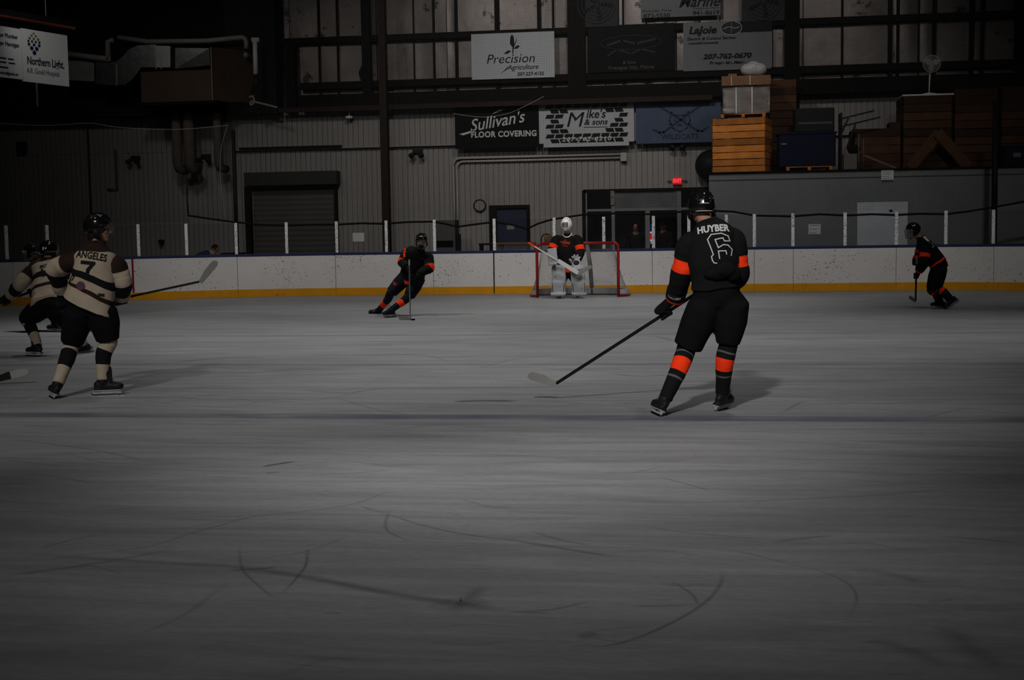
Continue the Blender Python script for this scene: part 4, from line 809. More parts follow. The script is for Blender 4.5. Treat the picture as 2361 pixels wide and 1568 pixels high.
mb = MB(); mb.tube([P(590, 172, YD+.1), P(592, 192, YD+.1), P(580, 216, YD+.1)], [.08, .09, .06], 10); mb.build('valve', M['blackplastic'], t, True); mb = MB(); mb.tube(catmull([P(575, 225, YD+.1), P(583, 222, YD+.1), P(586, 236, YD+.1), P(578, 242, YD+.1), P(580, 234, YD+.1), P(600, 238, YD+.1), P(640, 248, YD+.1)], 4), .03, 8); tag(mb.build('hose', dimpipe, t, True), 'pale looped hose'); mb = MB(); pz = P(588, 92, YD+.1); mb.tube([pz, V((pz.x, pz.y, 10.1))], .012, 6); mb.build('hanger_rod', M['girt'], t)
t = pipe_thing('vent_pipe', 'pale pipe running out from behind the hanging sign to an upright', [[(150, 124), (230, 134), (255, 136)], [(250, 138), (249, 96), (262, 92)]], .08, dimpipe, YD-.4)
for px, w, y1, lab in ((406, .14, 392, 'left one of two brown ducts hanging below the plywood box'), (434, .16, 390, 'right one of two brown ducts hanging below the plywood box'), (500, .12, 390, 'thin brown duct hanging right of the pair')):
    a, b = P(px, 236, 6.1), P(px+3, y1, 6.1); mb = MB(); x = (a.x+b.x)/2; a.z = z0-.085; mb.tube([(x, 6.1, a.z), (x, 6.1, b.z+.15), (x+.03, 6.12, b.z+.04), (x+.12, 6.4, b.z)], w, 14); tag(mb.build('hanging_duct', mat('hanging_duct_paint', (.06, .047, .04), .7, 0, .25, 3), None, True), lab, 'duct', 'ducts hanging below the plywood box')
a, b = P(265, 345, YW-.1), P(265, 436, YW-.1); mb = MB(); mb.tube([(a.x, YW-.08, a.z), (a.x, YW-.08, b.z), (a.x-.3, YW-.08, b.z-.0)], .03, 8); tag(mb.build('drain_pipe', MATS['hanging_duct_paint'], None, True), 'thin dim pipe with an elbow on the dark left wall', 'pipe')
# ---- crates and clutter on the storage deck
ZD = sz+.05
def crate(label, px, yc, dep, m_, nb, rot=0., group='wooden crates on the storage deck', z=None, posts=True):
    a, b = P(px[0], px[1], yc), P(px[2], px[3], yc); z0 = ZD if z is None else z; w = b.x-a.x; h = a.z-z0; cx = (a.x+b.x)/2
    t = thing('wooden_crate', label, 'crate', (cx, yc+dep/2, z0), group)
    X = V((math.cos(rot), math.sin(rot), 0)); Y = V((-math.sin(rot), math.cos(rot), 0)); Zv = V((0, 0, 1)); C0 = V((cx, yc+dep/2, z0))
    for side, (o, ax, L_) in enumerate(((-Y*(dep/2), X, w), (Y*(dep/2), X, w), (-X*(w/2), Y, dep), (X*(w/2), Y, dep))):
        nn = o.normalized(); mb = MB(); bh = h/nb
        for k in range(nb): mb.box(C0+o*(1-.012/o.length)+Zv*(bh*(k+.5)), (L_, .024, bh-.02), (ax, nn, Zv))
        mb.build('slat_side', m_, t)
    for i in (-1, 1):
        for j in (-1, 1): mb = MB(); mb.box(C0+X*(i*(w/2-.06))+Y*(j*(dep/2-.06))+Zv*h/2, (.08, .08, h), (X, Y, Zv)); mb.build('corner_post', m_, t)
    mb = MB(); mb.box(C0+Zv*.015, (w-.06, dep-.06, .03), (X, Y, Zv)); mb.build('bottom', m_, t)
    return t, ZD+h if z is None else z0+h
c1, zc1 = crate('bright tan slatted crate at the left end of the storage deck', (1650, 273, 1776, 390), 4.15, 1.1, M['crate'], 8, -.2)
def pallet(label, cx, cy, w, d, z, m_, rot=0.):
    t = thing('pallet', label, 'pallet', (cx, cy, z), 'pallets on the storage deck'); X = V((math.cos(rot), math.sin(rot), 0)); Y = V((-math.sin(rot), math.cos(rot), 0)); Zv = V((0, 0, 1)); c = V((cx, cy, z))
    mb = MB()
    for k in range(6): mb.box(c+Y*(d*(-.5+.09+k*.164))+Zv*.10, (w, .1, .02), (X, Y, Zv))
    mb.build('deck_boards', m_, t)
    for k in (-1, 0, 1): mb = MB(); mb.box(c+X*(k*(w/2-.05))+Zv*.05, (.08, d, .08), (X, Y, Zv)); mb.build('stringer', m_, t)
    return z+.11
cx1 = c1['org'][0]; cy1 = c1['org'][1]
zp = pallet('pallet under the stretch-wrapped boxes on top of the tan crate', cx1+.06, cy1, 1.15, 1.1, zc1, M['crate'], -.1)
def carton(name, label, px0, px1, z0, py1, y, dep, m_, group=None, cat='box'):
    a, b = P(px0, 200, y), P(px1, 200, y); h = P((px0+px1)/2, py1, y).z-z0; t = thing(name, label, cat, ((a.x+b.x)/2, y+dep/2, z0), group)
    mb = MB(); mb.bb(a.x, b.x, y, y+dep, z0, z0+h); mb.build('carton', m_, t, bevel=.008); return t, a.x, b.x, z0+h
t, xa, xb, zt = carton('wrapped_box', 'large carton in crinkled stretch wrap standing on the tan crate', 1667, 1775, zp, 200, 4.2, 1.05, mat('dim_carton', (.075, .048, .034), .6, 0, .4, 5))
mb = MB(); rings = []
for z in (zp+.01, zp+.25, zp+.5, zp+.7, zt+.005):
    rings.append([V((x+random.uniform(-.008, .008), y+random.uniform(-.008, .008), z)) for x, y in [(xa-.012+(xb-xa+.024)*k/7, 4.188) for k in range(8)]+[(xb+.012, 4.188+1.074*k/4) for k in range(1, 5)]+[(xb+.012-(xb-xa+.024)*k/7, 5.262) for k in range(1, 8)]+[(xa-.012, 5.262-1.074*k/4) for k in range(1, 4)]])
mb.loft(rings, cap=False); mb.build('stretch_wrap', M['wrap'], t)
for k in (.28, .62): x = xa+(xb-xa)*k; mb = MB(); mb.bb(x-.008, x+.008, 4.18, 4.19, zp, zt); mb.build('strap', M['pipewhite'], t)
t, xa, xb, zt2 = carton('lid_box', 'shallow brown carton with pale straps lying on the wrapped box', 1664, 1777, zt+.03, 174, 4.12, 1.15, M['cardboard'])
for k in (.2, .58): x = xa+(xb-xa)*k; mb = MB(); mb.bb(x-.008, x+.008, 4.105, 4.12, zt+.03, zt2); mb.build('strap', M['pipewhite'], t)
a = P(1738, 172, 4.5); mb = MB(); 
for dx, dz, r in ((-.17, .19, .17), (.0, .23, .2), (.17, .19, .17), (-.1, .185, .19), (.14, .185, .19), (0, .19, .2)): mb.ell((a.x+dx, 4.6, zt2+dz+.01), (r, r*.9, r*.9))
o = mb.build('plastic_bag', M['bag'], None, True, remesh=.02, smoothit=6); tag(o, 'puffy white plastic bag on top of the wrapped boxes', 'bag')
mb = MB(); b0 = P(1688, 166, 4.6); mb.bb(b0.x-.1, b0.x+.12, 4.5, 4.75, zt2, zt2+.1); tag(mb.build('small_carton', M['cardboard'], bevel=.005), 'small brown carton beside the white plastic bag', 'box')
_, z2 = crate('dark crate behind the tan one, lower of two', (1772, 292, 1850, 390), 5.5, .8, M['cratedark'], 6)
crate('dark crate behind the wrapped box, upper of two', (1772, 184, 1838, 292), 5.5, .8, M['cratedark'], 6, 0., 'wooden crates on the storage deck', z2)
zp2 = pallet('pale pallet under the navy bin on the storage deck', P(1866, 390, 3.9).x, 4.4, 1.16, 1.0, ZD, M['crate'])
a, b = P(1796, 306, 4.0), P(1927, 385, 4.0); t = thing('navy_bin', 'large navy plastic bin on a pallet right of the tan crate', 'bin', ((a.x+b.x)/2, 4.5, zp2)); mb = MB(); mb.bb(a.x, b.x, 4.0, 5.0, zp2, a.z); mb.build('tub', M['bluebin'], t, bevel=.03); mb = MB(); mb.bb(a.x-.03, b.x+.03, 3.97, 5.03, a.z-.05, a.z); mb.build('rim', M['bluebin'], t, bevel=.01)
q = P(1807, 332, 3.99); mb = MB(); mb.bb(q.x-.07, q.x+.07, 3.99, 4.0, q.z-.015, q.z+.015); mb.build('label', M['alu'], t); zb = a.z
a, b = P(1832, 250, 4.2), P(1924, 306, 4.2); t = thing('black_bin', 'black plastic bin with a pale slot standing on the navy bin', 'bin', ((a.x+b.x)/2, 4.6, zb)); mb = MB(); mb.bb(a.x, b.x, 4.2, 5.0, zb, a.z); mb.build('tub', M['blackplastic'], t, bevel=.03)
q = P(1880, 283, 4.19); mb = MB(); mb.bb(q.x-.42, q.x+.42, 4.19, 4.2, q.z-.03, q.z+.02); mb.build('slot', mat('pale_slot', (.05, .05, .05), .5), t)
# overturned table with legs in the air
t = thing('overturned_table', 'black overturned table with its legs sticking up beside the navy bin', 'table', (P(1950, 380, 4.4).x, 4.4, ZD))
bp = lambda px, py, y=4.4: P(px, py, y)
for nm, p0, p1, w in (('leg', (1932, 276), (2016, 255), .04), ('leg', (1932, 294), (2030, 270), .04), ('brace', (1956, 273), (1936, 316), .085), ('brace', (1972, 287), (1952, 342), .085)):
    mb = MB(); mb.bar(bp(*p0), bp(*p1), w, .04); mb.build(nm, M['blackpipe'], t)
mb = MB(); a, b = bp(1937, 262, 4.75), bp(1937, 384, 4.75); b.z = ZD; mb.bb(a.x-.02, a.x+.03, 4.45, 5.05, ZD, a.z); mb.build('top', M['blackplastic'], t)
q = P(1955, 345, 4.5); mb = MB(); mb.ell((q.x+.12, 4.22, P(1955, 355, 4.1).z+.125), (.17, .15, .12)); tag(mb.build('black_bag', M['rubber'], None, True), 'slumped black bag on the small white carton', 'bag')
a, b = P(1940, 355, 4.1), P(1973, 380, 4.1); mb = MB(); mb.bb(a.x+.06, b.x+.03, 4.1, 4.42, ZD, a.z); tag(mb.build('white_carton', mat('pale_carton', (.10, .09, .075), .7), bevel=.006), 'small white carton on the deck under the black bag', 'box')
_, z3 = crate('low old crate left of the tall crates', (1968, 297, 2078, 380), 4.72, 1.2, M['cratedark'], 5)
a, b = P(2052, 282, 4.9), P(2076, 297, 4.9); mb = MB(); mb.bb(a.x, b.x, 4.9, 5.6, z3+.004, a.z); tag(mb.build('wood_block', M['cratedark'], bevel=.005), 'short wooden block on the low old crate', 'block')
_, z4 = crate('tall dark crate under the pedestal fan', (2082, 222, 2195, 378), 4.7, 1.2, M['cratedark'], 9)
crate('tall dark crate right of the fan', (2202, 205, 2300, 378), 4.9, 1.2, M['cratedark'], 10)
crate('tall dark crate at the right edge of the deck', (2310, 200, 2430, 378), 4.9, 1.2, M['cratedark'], 10)
a, b = P(2316, 335, 4.2), P(2400, 372, 4.2); t = thing('blue_crate', 'small blue crate with a pale label at the right edge of the deck', 'crate', ((a.x+b.x)/2, 4.5, ZD)); mb = MB(); mb.bb(a.x, b.x, 4.2, 4.8, ZD, a.z); mb.build('tub', M['bluebin'], t, bevel=.01); q = P(2345, 357, 4.19); mb = MB(); mb.bb(q.x-.09, q.x+.09, 4.19, 4.2, q.z-.05, q.z+.05); mb.build('label', M['alu'], t)
for p0, p1, lab in (((2165, 305), (2098, 384), 'left one of two planks leaning together in an A shape'), ((2160, 305), (2232, 384), 'right one of two planks leaning together in an A shape')):
    a, b = P(*p0, 4.25), P(*p1, 4.25); b.z = ZD+.02
    if 'right' in lab: a.y -= .06; b.y -= .06
    mb = MB(); mb.bar(a, b, .05, .26); tag(mb.build('plank', mat('plank_tan', (.055, .024, .011), .7, 0, .4, 4), bevel=.006), lab, 'plank', 'planks leaning in an A shape')
for px, y0, y1 in ((1980, 308, 388), (1991, 320, 388)):
    a = P(px, y0, 4.0); mb = MB(); mb.tube([(a.x, 4.0, ZD), (a.x, 4.0, a.z)], .012, 6); tag(mb.build('rod', M['alu'], None, True), 'thin upright rod at the front of the deck, %s of two' % ('left' if px < 1985 else 'right'), 'rod', 'thin rods at the front of the deck')
a, b = P(1992, 358, 4.3), P(2066, 384, 4.3); b.z = ZD+.03; mb = MB(); mb.bar(a, b, .03, .05); tag(mb.build('lath', M['crateold']), 'thin lath sloping down in front of the low old crate', 'lath')
a, b = P(2080, 214, 4.8), P(2196, 220, 4.8); mb = MB(); mb.bb(a.x, b.x+.03, 4.75, 5.4, z4+.005, z4+.045); tag(mb.build('white_board', M['pipewhite'], bevel=.004), 'narrow white board lying on the tall crate under the fan', 'board'); z4 += .045
c = P(2147, 148, 5.0); fx = P(2142, 215, 5.0).x; t = thing('pedestal_fan', 'white pedestal fan standing on the tall dark crate', 'fan', (fx, 5.0, z4))
mb = MB(); mb.tube([(fx, 5, z4+.005), (fx, 5, z4+.02), (fx, 5, z4+.06)], [.2, .2, .03], 20); mb.build('base', M['pipewhite'], t, True); mb = MB(); mb.tube([(fx, 5, z4+.03), (fx+.02, 5, c.z-.15)], .018, 8); mb.build('pole', M['pipewhite'], t, True)
mb = MB(); R_ = .215
for r_ in (1, .85, .7, .55, .4, .25): mb.tube([(c.x+R_*r_*math.cos(k*math.pi/16), 4.9-.05*math.sqrt(max(0, 1-r_**2)), c.z+R_*r_*math.sin(k*math.pi/16)) for k in range(33)], .009 if r_ == 1 else .0035, 5, False)
for k in range(28): an = k*math.pi/14; mb.tube([(c.x+.03*math.cos(an), 4.85, c.z+.03*math.sin(an)), (c.x+R_*.6*math.cos(an), 4.865, c.z+R_*.6*math.sin(an)), (c.x+R_*math.cos(an), 4.9, c.z+R_*math.sin(an))], .003, 4, False)
mb.build('guard', mat('fan_wire', (.26, .25, .235), .4), t)
for k in range(3):
    an = k*2.094+.4; mb = MB(); pts = []
    for q in range(9): f_ = q/8; pts.append(f_)
    d = V((math.cos(an), 0, math.sin(an))); e = V((-math.sin(an), .45, math.cos(an))).normalized(); cc = V((c.x, 4.93, c.z))
    mb.loft([[cc+d*(.03+.16*f_)-e*(.03+.05*math.sin(math.pi*f_)), cc+d*(.03+.16*f_)+e*(.03+.05*math.sin(math.pi*f_)), cc+d*(.03+.16*f_)+e*(.03+.05*math.sin(math.pi*f_))+V((0, .006, 0)), cc+d*(.03+.16*f_)-e*(.03+.05*math.sin(math.pi*f_))+V((0, .006, 0))] for f_ in pts]); mb.build('blade', mat('fan_blade', (.22, .21, .2), .4), t)
mb = MB(); mb.ell((c.x, 5.02, c.z), (.065, .10, .065)); mb.tube([(c.x, 5.02, c.z-.05), (fx+.02, 5.0, c.z-.17)], .03, 8); mb.build('motor', MATS['fan_wire'], t, True)
# ================================================================== PEOPLE
ZUP = V((0, 0, 1))
def frame(fwd, up=ZUP):
    f = V(fwd).normalized(); u = V(up); u = (u-f*u.dot(f)).normalized(); return f.cross(u), f, u   # right, forward, up
def supell(c, ax, ay, a, b, n=24, e=2.4):
    out = []
    for k in range(n):
        t = 2*math.pi*k/n; ct, st = math.cos(t), math.sin(t)
        out.append(c+ax*(a*math.copysign(abs(ct)**(2/e), ct))+ay*(b*math.copysign(abs(st)**(2/e), st)))
    return out
def crumple(mb, amp, fr, seed=0., n0=0):
    cs = V((seed, seed*1.7, seed*.3))
    for i in range(n0, len(mb.v)):
        p = mb.v[i]; q = p*fr+cs
        mb.v[i] = p+mnoise.noise_vector(q)*amp+mnoise.noise_vector(V((q.x*2.3, q.y*2.3, q.z*1.1)))*amp*.45
def interp_rows(rows, us, u):
    k = 0
    while k < len(us)-2 and u > us[k+1]: k += 1
    t = (u-us[k])/(us[k+1]-us[k]); t = max(0, min(1, t))
    g = lambda i: rows[max(0, min(len(rows)-1, i))]
    a, b, c, d = g(k-1), g(k), g(k+1), g(k+2); t2, t3 = t*t, t*t*t
    return [.5*(2*b[i]+(c[i]-a[i])*t+(2*a[i]-5*b[i]+4*c[i]-d[i])*t2+(3*b[i]-a[i]-3*c[i]+d[i])*t3) for i in range(len(b))]
def limb(name, pts, rad, mt, root, n=18, k=9, flat=1., amp=.008, fr=9, seed=0., sub=1):
    """sleeve or sock: a lofted tube with cloth creases, attribute t along it"""
    P_ = catmull(pts, k); R_ = catmull([V((r, 0, 0)) for r in rad], k); d = [0.]
    for a, b in zip(P_[:-1], P_[1:]): d.append(d[-1]+(b-a).length)
    mb = MB(); rings = []; ref = None
    for i, p in enumerate(P_):
        t = (P_[min(i+1, len(P_)-1)]-P_[max(i-1, 0)]).normalized()
        if ref is None: ref = V((0, 0, 1)) if abs(t.z) < .8 else V((0, 1, 0))
        X = (ref-t*ref.dot(t)).normalized(); Y = t.cross(X); ref = X
        rings.append([p+(X*math.cos(q)+Y*math.sin(q)*flat)*R_[i].x for q in (2*math.pi*j/n for j in range(n))])
    mb.loft(rings, True, [x/d[-1] for x in d])
    for i in range(len(P_)):      # creases running round the limb
        for j in range(n):
            v = mb.v[i*n+j]; r = v-P_[i]; w = mnoise.noise(V((d[i]*17+seed, j/n*3.1, seed)))+.7*mnoise.noise(V((d[i]*48+seed, j/n*6., 3+seed)))
            mb.v[i*n+j] = v+r.normalized()*w*amp*.65
    crumple(mb, amp*.7, fr, seed)
    return mb.build(name, mt, root, True, sub=sub)
def conform(target, name, mt, parent, pix, geos, up=None, lift=.003, maxe=.03):
    """lettering or patches laid on the cloth: flat shapes wrapped onto the garment around a point seen at pix"""
    me = target.data; org = V(parent['org']); bvh = BVHTree.FromPolygons([v.co+org for v in me.vertices], [tuple(p.vertices) for p in me.polygons])
    d = ray(*pix).normalized(); hit, nn, _, _ = bvh.ray_cast(CAM, d)
    if hit is None:
        hit, nn, _, _ = bvh.find_nearest(CAM+d*((org-CAM).dot(d)))
    if nn.dot(d) > 0: nn = -nn
    nn = (nn*.5-d*.5).normalized()
    uy = V(up) if up is not None else CU.copy(); uy = (uy-nn*uy.dot(nn)).normalized(); ux = uy.cross(nn)
    mb = MB()
    for g in geos:
        bm = bmesh.new(); vs = [bm.verts.new(v) for v in g[0]]
        for f in g[1]:
            try: bm.faces.new([vs[i] for i in f])
            except ValueError: pass
        bmesh.ops.triangulate(bm, faces=bm.faces[:])
        for _ in range(4):
            es = [e for e in bm.edges if e.calc_length() > maxe]
            if not es: break
            bmesh.ops.subdivide_edges(bm, edges=es, cuts=1); bmesh.ops.triangulate(bm, faces=bm.faces[:])
        bm.verts.index_update(); out = []
        for v in bm.verts:
            b = hit+ux*v.co.x+uy*v.co.y; h, hn, _, _ = bvh.ray_cast(b+nn*.4, -nn)
            if h is None or (h-b).length > .2: h = b
            out.append(h+nn*(lift+v.co.z))
        mb.add(out, [tuple(v.index for v in f.verts) for f in bm.faces]); bm.free()
    return mb.build(name, mt, parent)
def fit(g, w, h, ang=0., arch=0., off=(0, 0)):
    vs, fs = g; xs = [v.x for v in vs]; ys = [v.y for v in vs]; cx, cy = (min(xs)+max(xs))/2, (min(ys)+max(ys))/2
    sx, sy = w/(max(xs)-min(xs)), h/(max(ys)-min(ys)); c, s = math.cos(ang), math.sin(ang); out = []
    for v in vs:
        x, y = (v.x-cx)*sx, (v.y-cy)*sy; y += arch*(1-(2*x/w)**2); out.append(V((x*c-y*s+off[0], x*s+y*c+off[1], v.z)))
    return out, fs
def head_geo(mb, c, rt, f, u):
    A = (rt, f, u)
    mb.ell(c+u*.03-f*.005, (.076, .098, .10), A, 20, 14); mb.ell(c+f*.03-u*.055, (.055, .066, .062), A)
    mb.capsule(c+f*.094+u*.012, c+f*.112-u*.03, .010, .015); mb.ell(c+f*.084+u*.028, (.05, .018, .012), A)
    mb.ell(c+f*.088-u*.066, (.024, .012, .008), A); mb.ell(c+f*.075-u*.1, (.026, .02, .018), A)
    for s in (-1, 1): mb.ell(c+rt*s*.078-f*.005-u*.005, (.012, .028, .034), A); mb.ell(c+rt*s*.04+f*.07-u*.025, (.026, .022, .02), A)
def helmet(root, c, rt, f, u, visor=False, cage=False, mt=None, strap=True, sc=1.):
    mt = mt or M['shell']; hc = c+u*.028
    def pt(phi, th, k=1.):
        x, y, z = math.sin(th)*math.sin(phi), math.sin(th)*math.cos(phi), math.cos(th)
        r = 1+.04*max(0, 1-abs(x)/.25)*(z > -.2)+.03*math.exp(-((abs(x)-.55)/.12)**2)*(z > -.1)-.03*math.exp(-((z-.18)/.08)**2)
        return hc+(rt*x*.110+f*(y*.134+.0)+u*z*.128)*r*k*sc
    def cut(phi): a = abs(((phi+math.pi) % (2*math.pi))-math.pi); return math.radians(float(np.interp(math.degrees(a), [0, 40, 65, 95, 130, 180], [80, 82, 104, 112, 120, 122])))
    n = 44; m_ = 14; rings = []
    for i in range(m_+1): rings.append([pt(2*math.pi*j/n, max(.03, cut(2*math.pi*j/n)*i/m_)) for j in range(n)])
    for i in (m_, m_-5, m_-10, 1): rings.append([pt(2*math.pi*j/n, max(.03, cut(2*math.pi*j/n)*i/m_), .93) for j in range(n)])
    mb = MB(); mb.loft(rings); h = mb.build('helmet', mt, root, True)
    for s in (-1, 1):
        mb = MB()
        for k in range(3): mb.capsule(pt(s*(.75+.25*k), .75), pt(s*(.85+.25*k), 1.05), .006, .006, 6)
        for k in range(2): mb.capsule(pt(s*(.25+.35*k), .45), pt(s*(.3+.4*k), .8), .005, .006, 6)
        mb.capsule(pt(s*2.3, .6), pt(s*2.35, 1.0), .006, .006, 6); mb.capsule(pt(s*2.75, .5), pt(s*2.8, 1.1), .005, .006, 6)
        mb.build('vent', M['rubber'], h, True); mb = MB()
        for x0, x1 in ((.22, .34), (.55, .62)):
            mb.tube([pt(s*(math.pi/2+(a-.5)*2.4), .25+abs(a-.5)*1.7+x0*.6, 1.012) for a in [k/8 for k in range(9)]], .007, 6)
        mb.build('ridge', mt, h, True)
        mb = MB(); mb.ell(hc+rt*s*.1-u*.07-f*.008, (.016, .04, .045), (rt, f, u)); mb.build('ear_guard', M['blackplastic'], h, True)
    if strap:
        mb = MB(); mb.tube(catmull([hc+rt*.1-u*.06, hc+rt*.07+f*.04-u*.14, hc+f*.075-u*.165, hc-rt*.07+f*.04-u*.14, hc-rt*.1-u*.06], 5), .006, 6); mb.build('chin_strap', M['blackplastic'], h, True)
    if visor:
        mb = MB(); rows = []
        for i in range(6):
            z = .02-.115*i/5; rows.append([hc+rt*.128*math.sin(a)+f*(.158*math.cos(a)-.004*i)+u*z for a in [math.radians(-82+164*k/16) for k in range(17)]])
        mb.loft(rows, closed=False); mb.build('visor', M['visor'], h, True, solid=.003)
    if cage:
        mb = MB()
        for i in range(8):
            z = .01-.155*i/7; k = .95-.012*i
            mb.tube([hc+rt*.12*k*math.sin(a)+f*(.172*k*math.cos(a))+u*z for a in [math.radians(-80+160*q/14) for q in range(15)]], .0035, 5)
        for a in [math.radians(x) for x in range(-70, 71, 20)]:
            mb.tube([hc+rt*.12*(.95-.012*i)*math.sin(a)+f*.172*(.95-.012*i)*math.cos(a)+u*(.01-.155*i/7) for i in range(8)], .0035, 5)
        mb.build('cage', mat('cage_wire', (.35, .35, .36), .3, .6), h, True)
    return h, pt
def skate(root, c0, up, toe, size=1., laces=True, knee=None):
    rt, a, u = frame(toe, up); q = lambda x, y, z: c0+(a*x+rt*y+u*z)*size; S_ = size
    sh = (V(knee)-q(-.02, 0, .13)).normalized() if knee is not None else u; sb = q(-.022, 0, .125)
    mb = MB(); mb.capsule(sb, sb+sh*.105, .052*S_, .056*S_); mb.ell(q(-.055, 0, .105), (.038*S_, .052*S_, .045*S_), (rt, a, u))
    mb.capsule(q(-.05, 0, .092), q(.09, 0, .088), .042*S_, .042*S_); mb.ell(q(.115, 0, .088), (.047*S_, .062*S_, .038*S_), (rt, a, u)); mb.capsule(q(.04, 0, .125), sb+sh*.135+a*.04, .034*S_, .03*S_)
    mb.box(q(.02, 0, .062), (.075*S_, .27*S_, .014*S_), (rt, a, u))
    b = mb.build('skate', M['boot'], root, True, remesh=.009, smoothit=4)
    mb = MB(); mb.box(q(.02, 0, .05), (.05*S_, .26*S_, .012*S_), (rt, a, u)); mb.box(q(.02, 0, .026), (.017*S_, .27*S_, .018*S_), (rt, a, u))
    for x, w in ((-.075, .05), (.095, .07)): mb.hexa([q(x-w/2, -.009, .025), q(x+w/2, -.009, .025), q(x+w/2, .009, .025), q(x-w/2, .009, .025), q(x-w/2-.015, -.02, .055), q(x+w/2+.015, -.02, .055), q(x+w/2+.015, .02, .055), q(x-w/2-.015, .02, .055)])
    mb.build('blade_holder', M['holder'], b, bevel=.003)
    pr = [(-.135, .028), (-.125, .008), (-.10, .0), (.12, .0), (.155, .010), (.17, .03), (.165, .034)]
    mb = MB(); mb.loft([[q(x, y, z) for x, z in pr] for y in (-.0022, .0022)]); mb.build('blade', M['steel'], b)
    if laces:
        mb = MB()
        for i in range(6):
            z = .125+.02*i; x = .095-.014*i-(.01 if i > 3 else 0); w = .03
            mb.capsule(q(x-.012, -w, z), q(x, w, z+.012), .004, .004, 6); mb.capsule(q(x-.012, w, z), q(x, -w, z+.012), .004, .004, 6)
        mb.build('laces', mat('grey_laces', (.12, .12, .12), .8), b, True)
    return b
def glove(root, wr, g, ax, el, mt=None, flip=1, cuffr=.078):
    """padded glove: palm, four bent fingers and a thumb closed round a shaft through g along ax"""
    mt = mt or M['glove']; a = V(ax).normalized(); w = V(wr); f = (g-w); f = (f-a*f.dot(a)).normalized(); b = a.cross(f)*flip
    mb = MB(); R_ = .031
    for i, off in enumerate((-.040, -.013, .014, .040)):
        L_ = (2.9, 3.4, 3.5, 3.2)[i]; pts = []
        for k in range(6):
            th = .9-L_*k/5*1.0; pts.append(g+a*off+b*math.sin(th+.6)*R_*1.15+f*math.cos(th+.6)*R_*1.15)
        pts = [g+a*off*.85-f*.045+b*.035]+pts[1:]
        for p, q, r in zip(pts[:-1], pts[1:], (.02, .0185, .0175, .0165, .0155)): mb.capsule(p, q, r, r*.95, 8)
    mb.capsule(g-f*.04+b*.03-a*.025, g-f*.04+b*.03+a*.03, .034, .034); mb.capsule(w+b*.005, g-f*.045+b*.025, .045, .042)
    th = [g-f*.07+a*.03-b*.005, g-f*.03+a*.062-b*.025, g+f*.005+a*.055-b*.035, g+f*.028+a*.04-b*.026]
    for p, q, r in zip(th[:-1], th[1:], (.022, .019, .017)): mb.capsule(p, q, r, r*.92, 8)
    o = mb.build('glove', mt, root, True, remesh=.0065, smoothit=2)
    d = (V(el)-w).normalized(); mb = MB(); mb.tube([w-d*.03, w+d*.02, w+d*.07, w+d*.105], [.05, .062, cuffr*.95, cuffr], 16); c = mb.build('cuff', mt, o, True)
    mb = MB()
    for k in range(3):
        p = g-f*(.03-.0*k)+b*(.055+.002*k)+a*(-.03+.03*k); mb.ell(p, (.014, .022, .012), (a, f, b), 10, 8)
    mb.build('knuckle_roll', mt, o, True)
    return o, c
def lean_up(knee, c0, k=.8): return ((V(knee)-V(c0)).normalized()*k+ZUP*(1-k)).normalized()
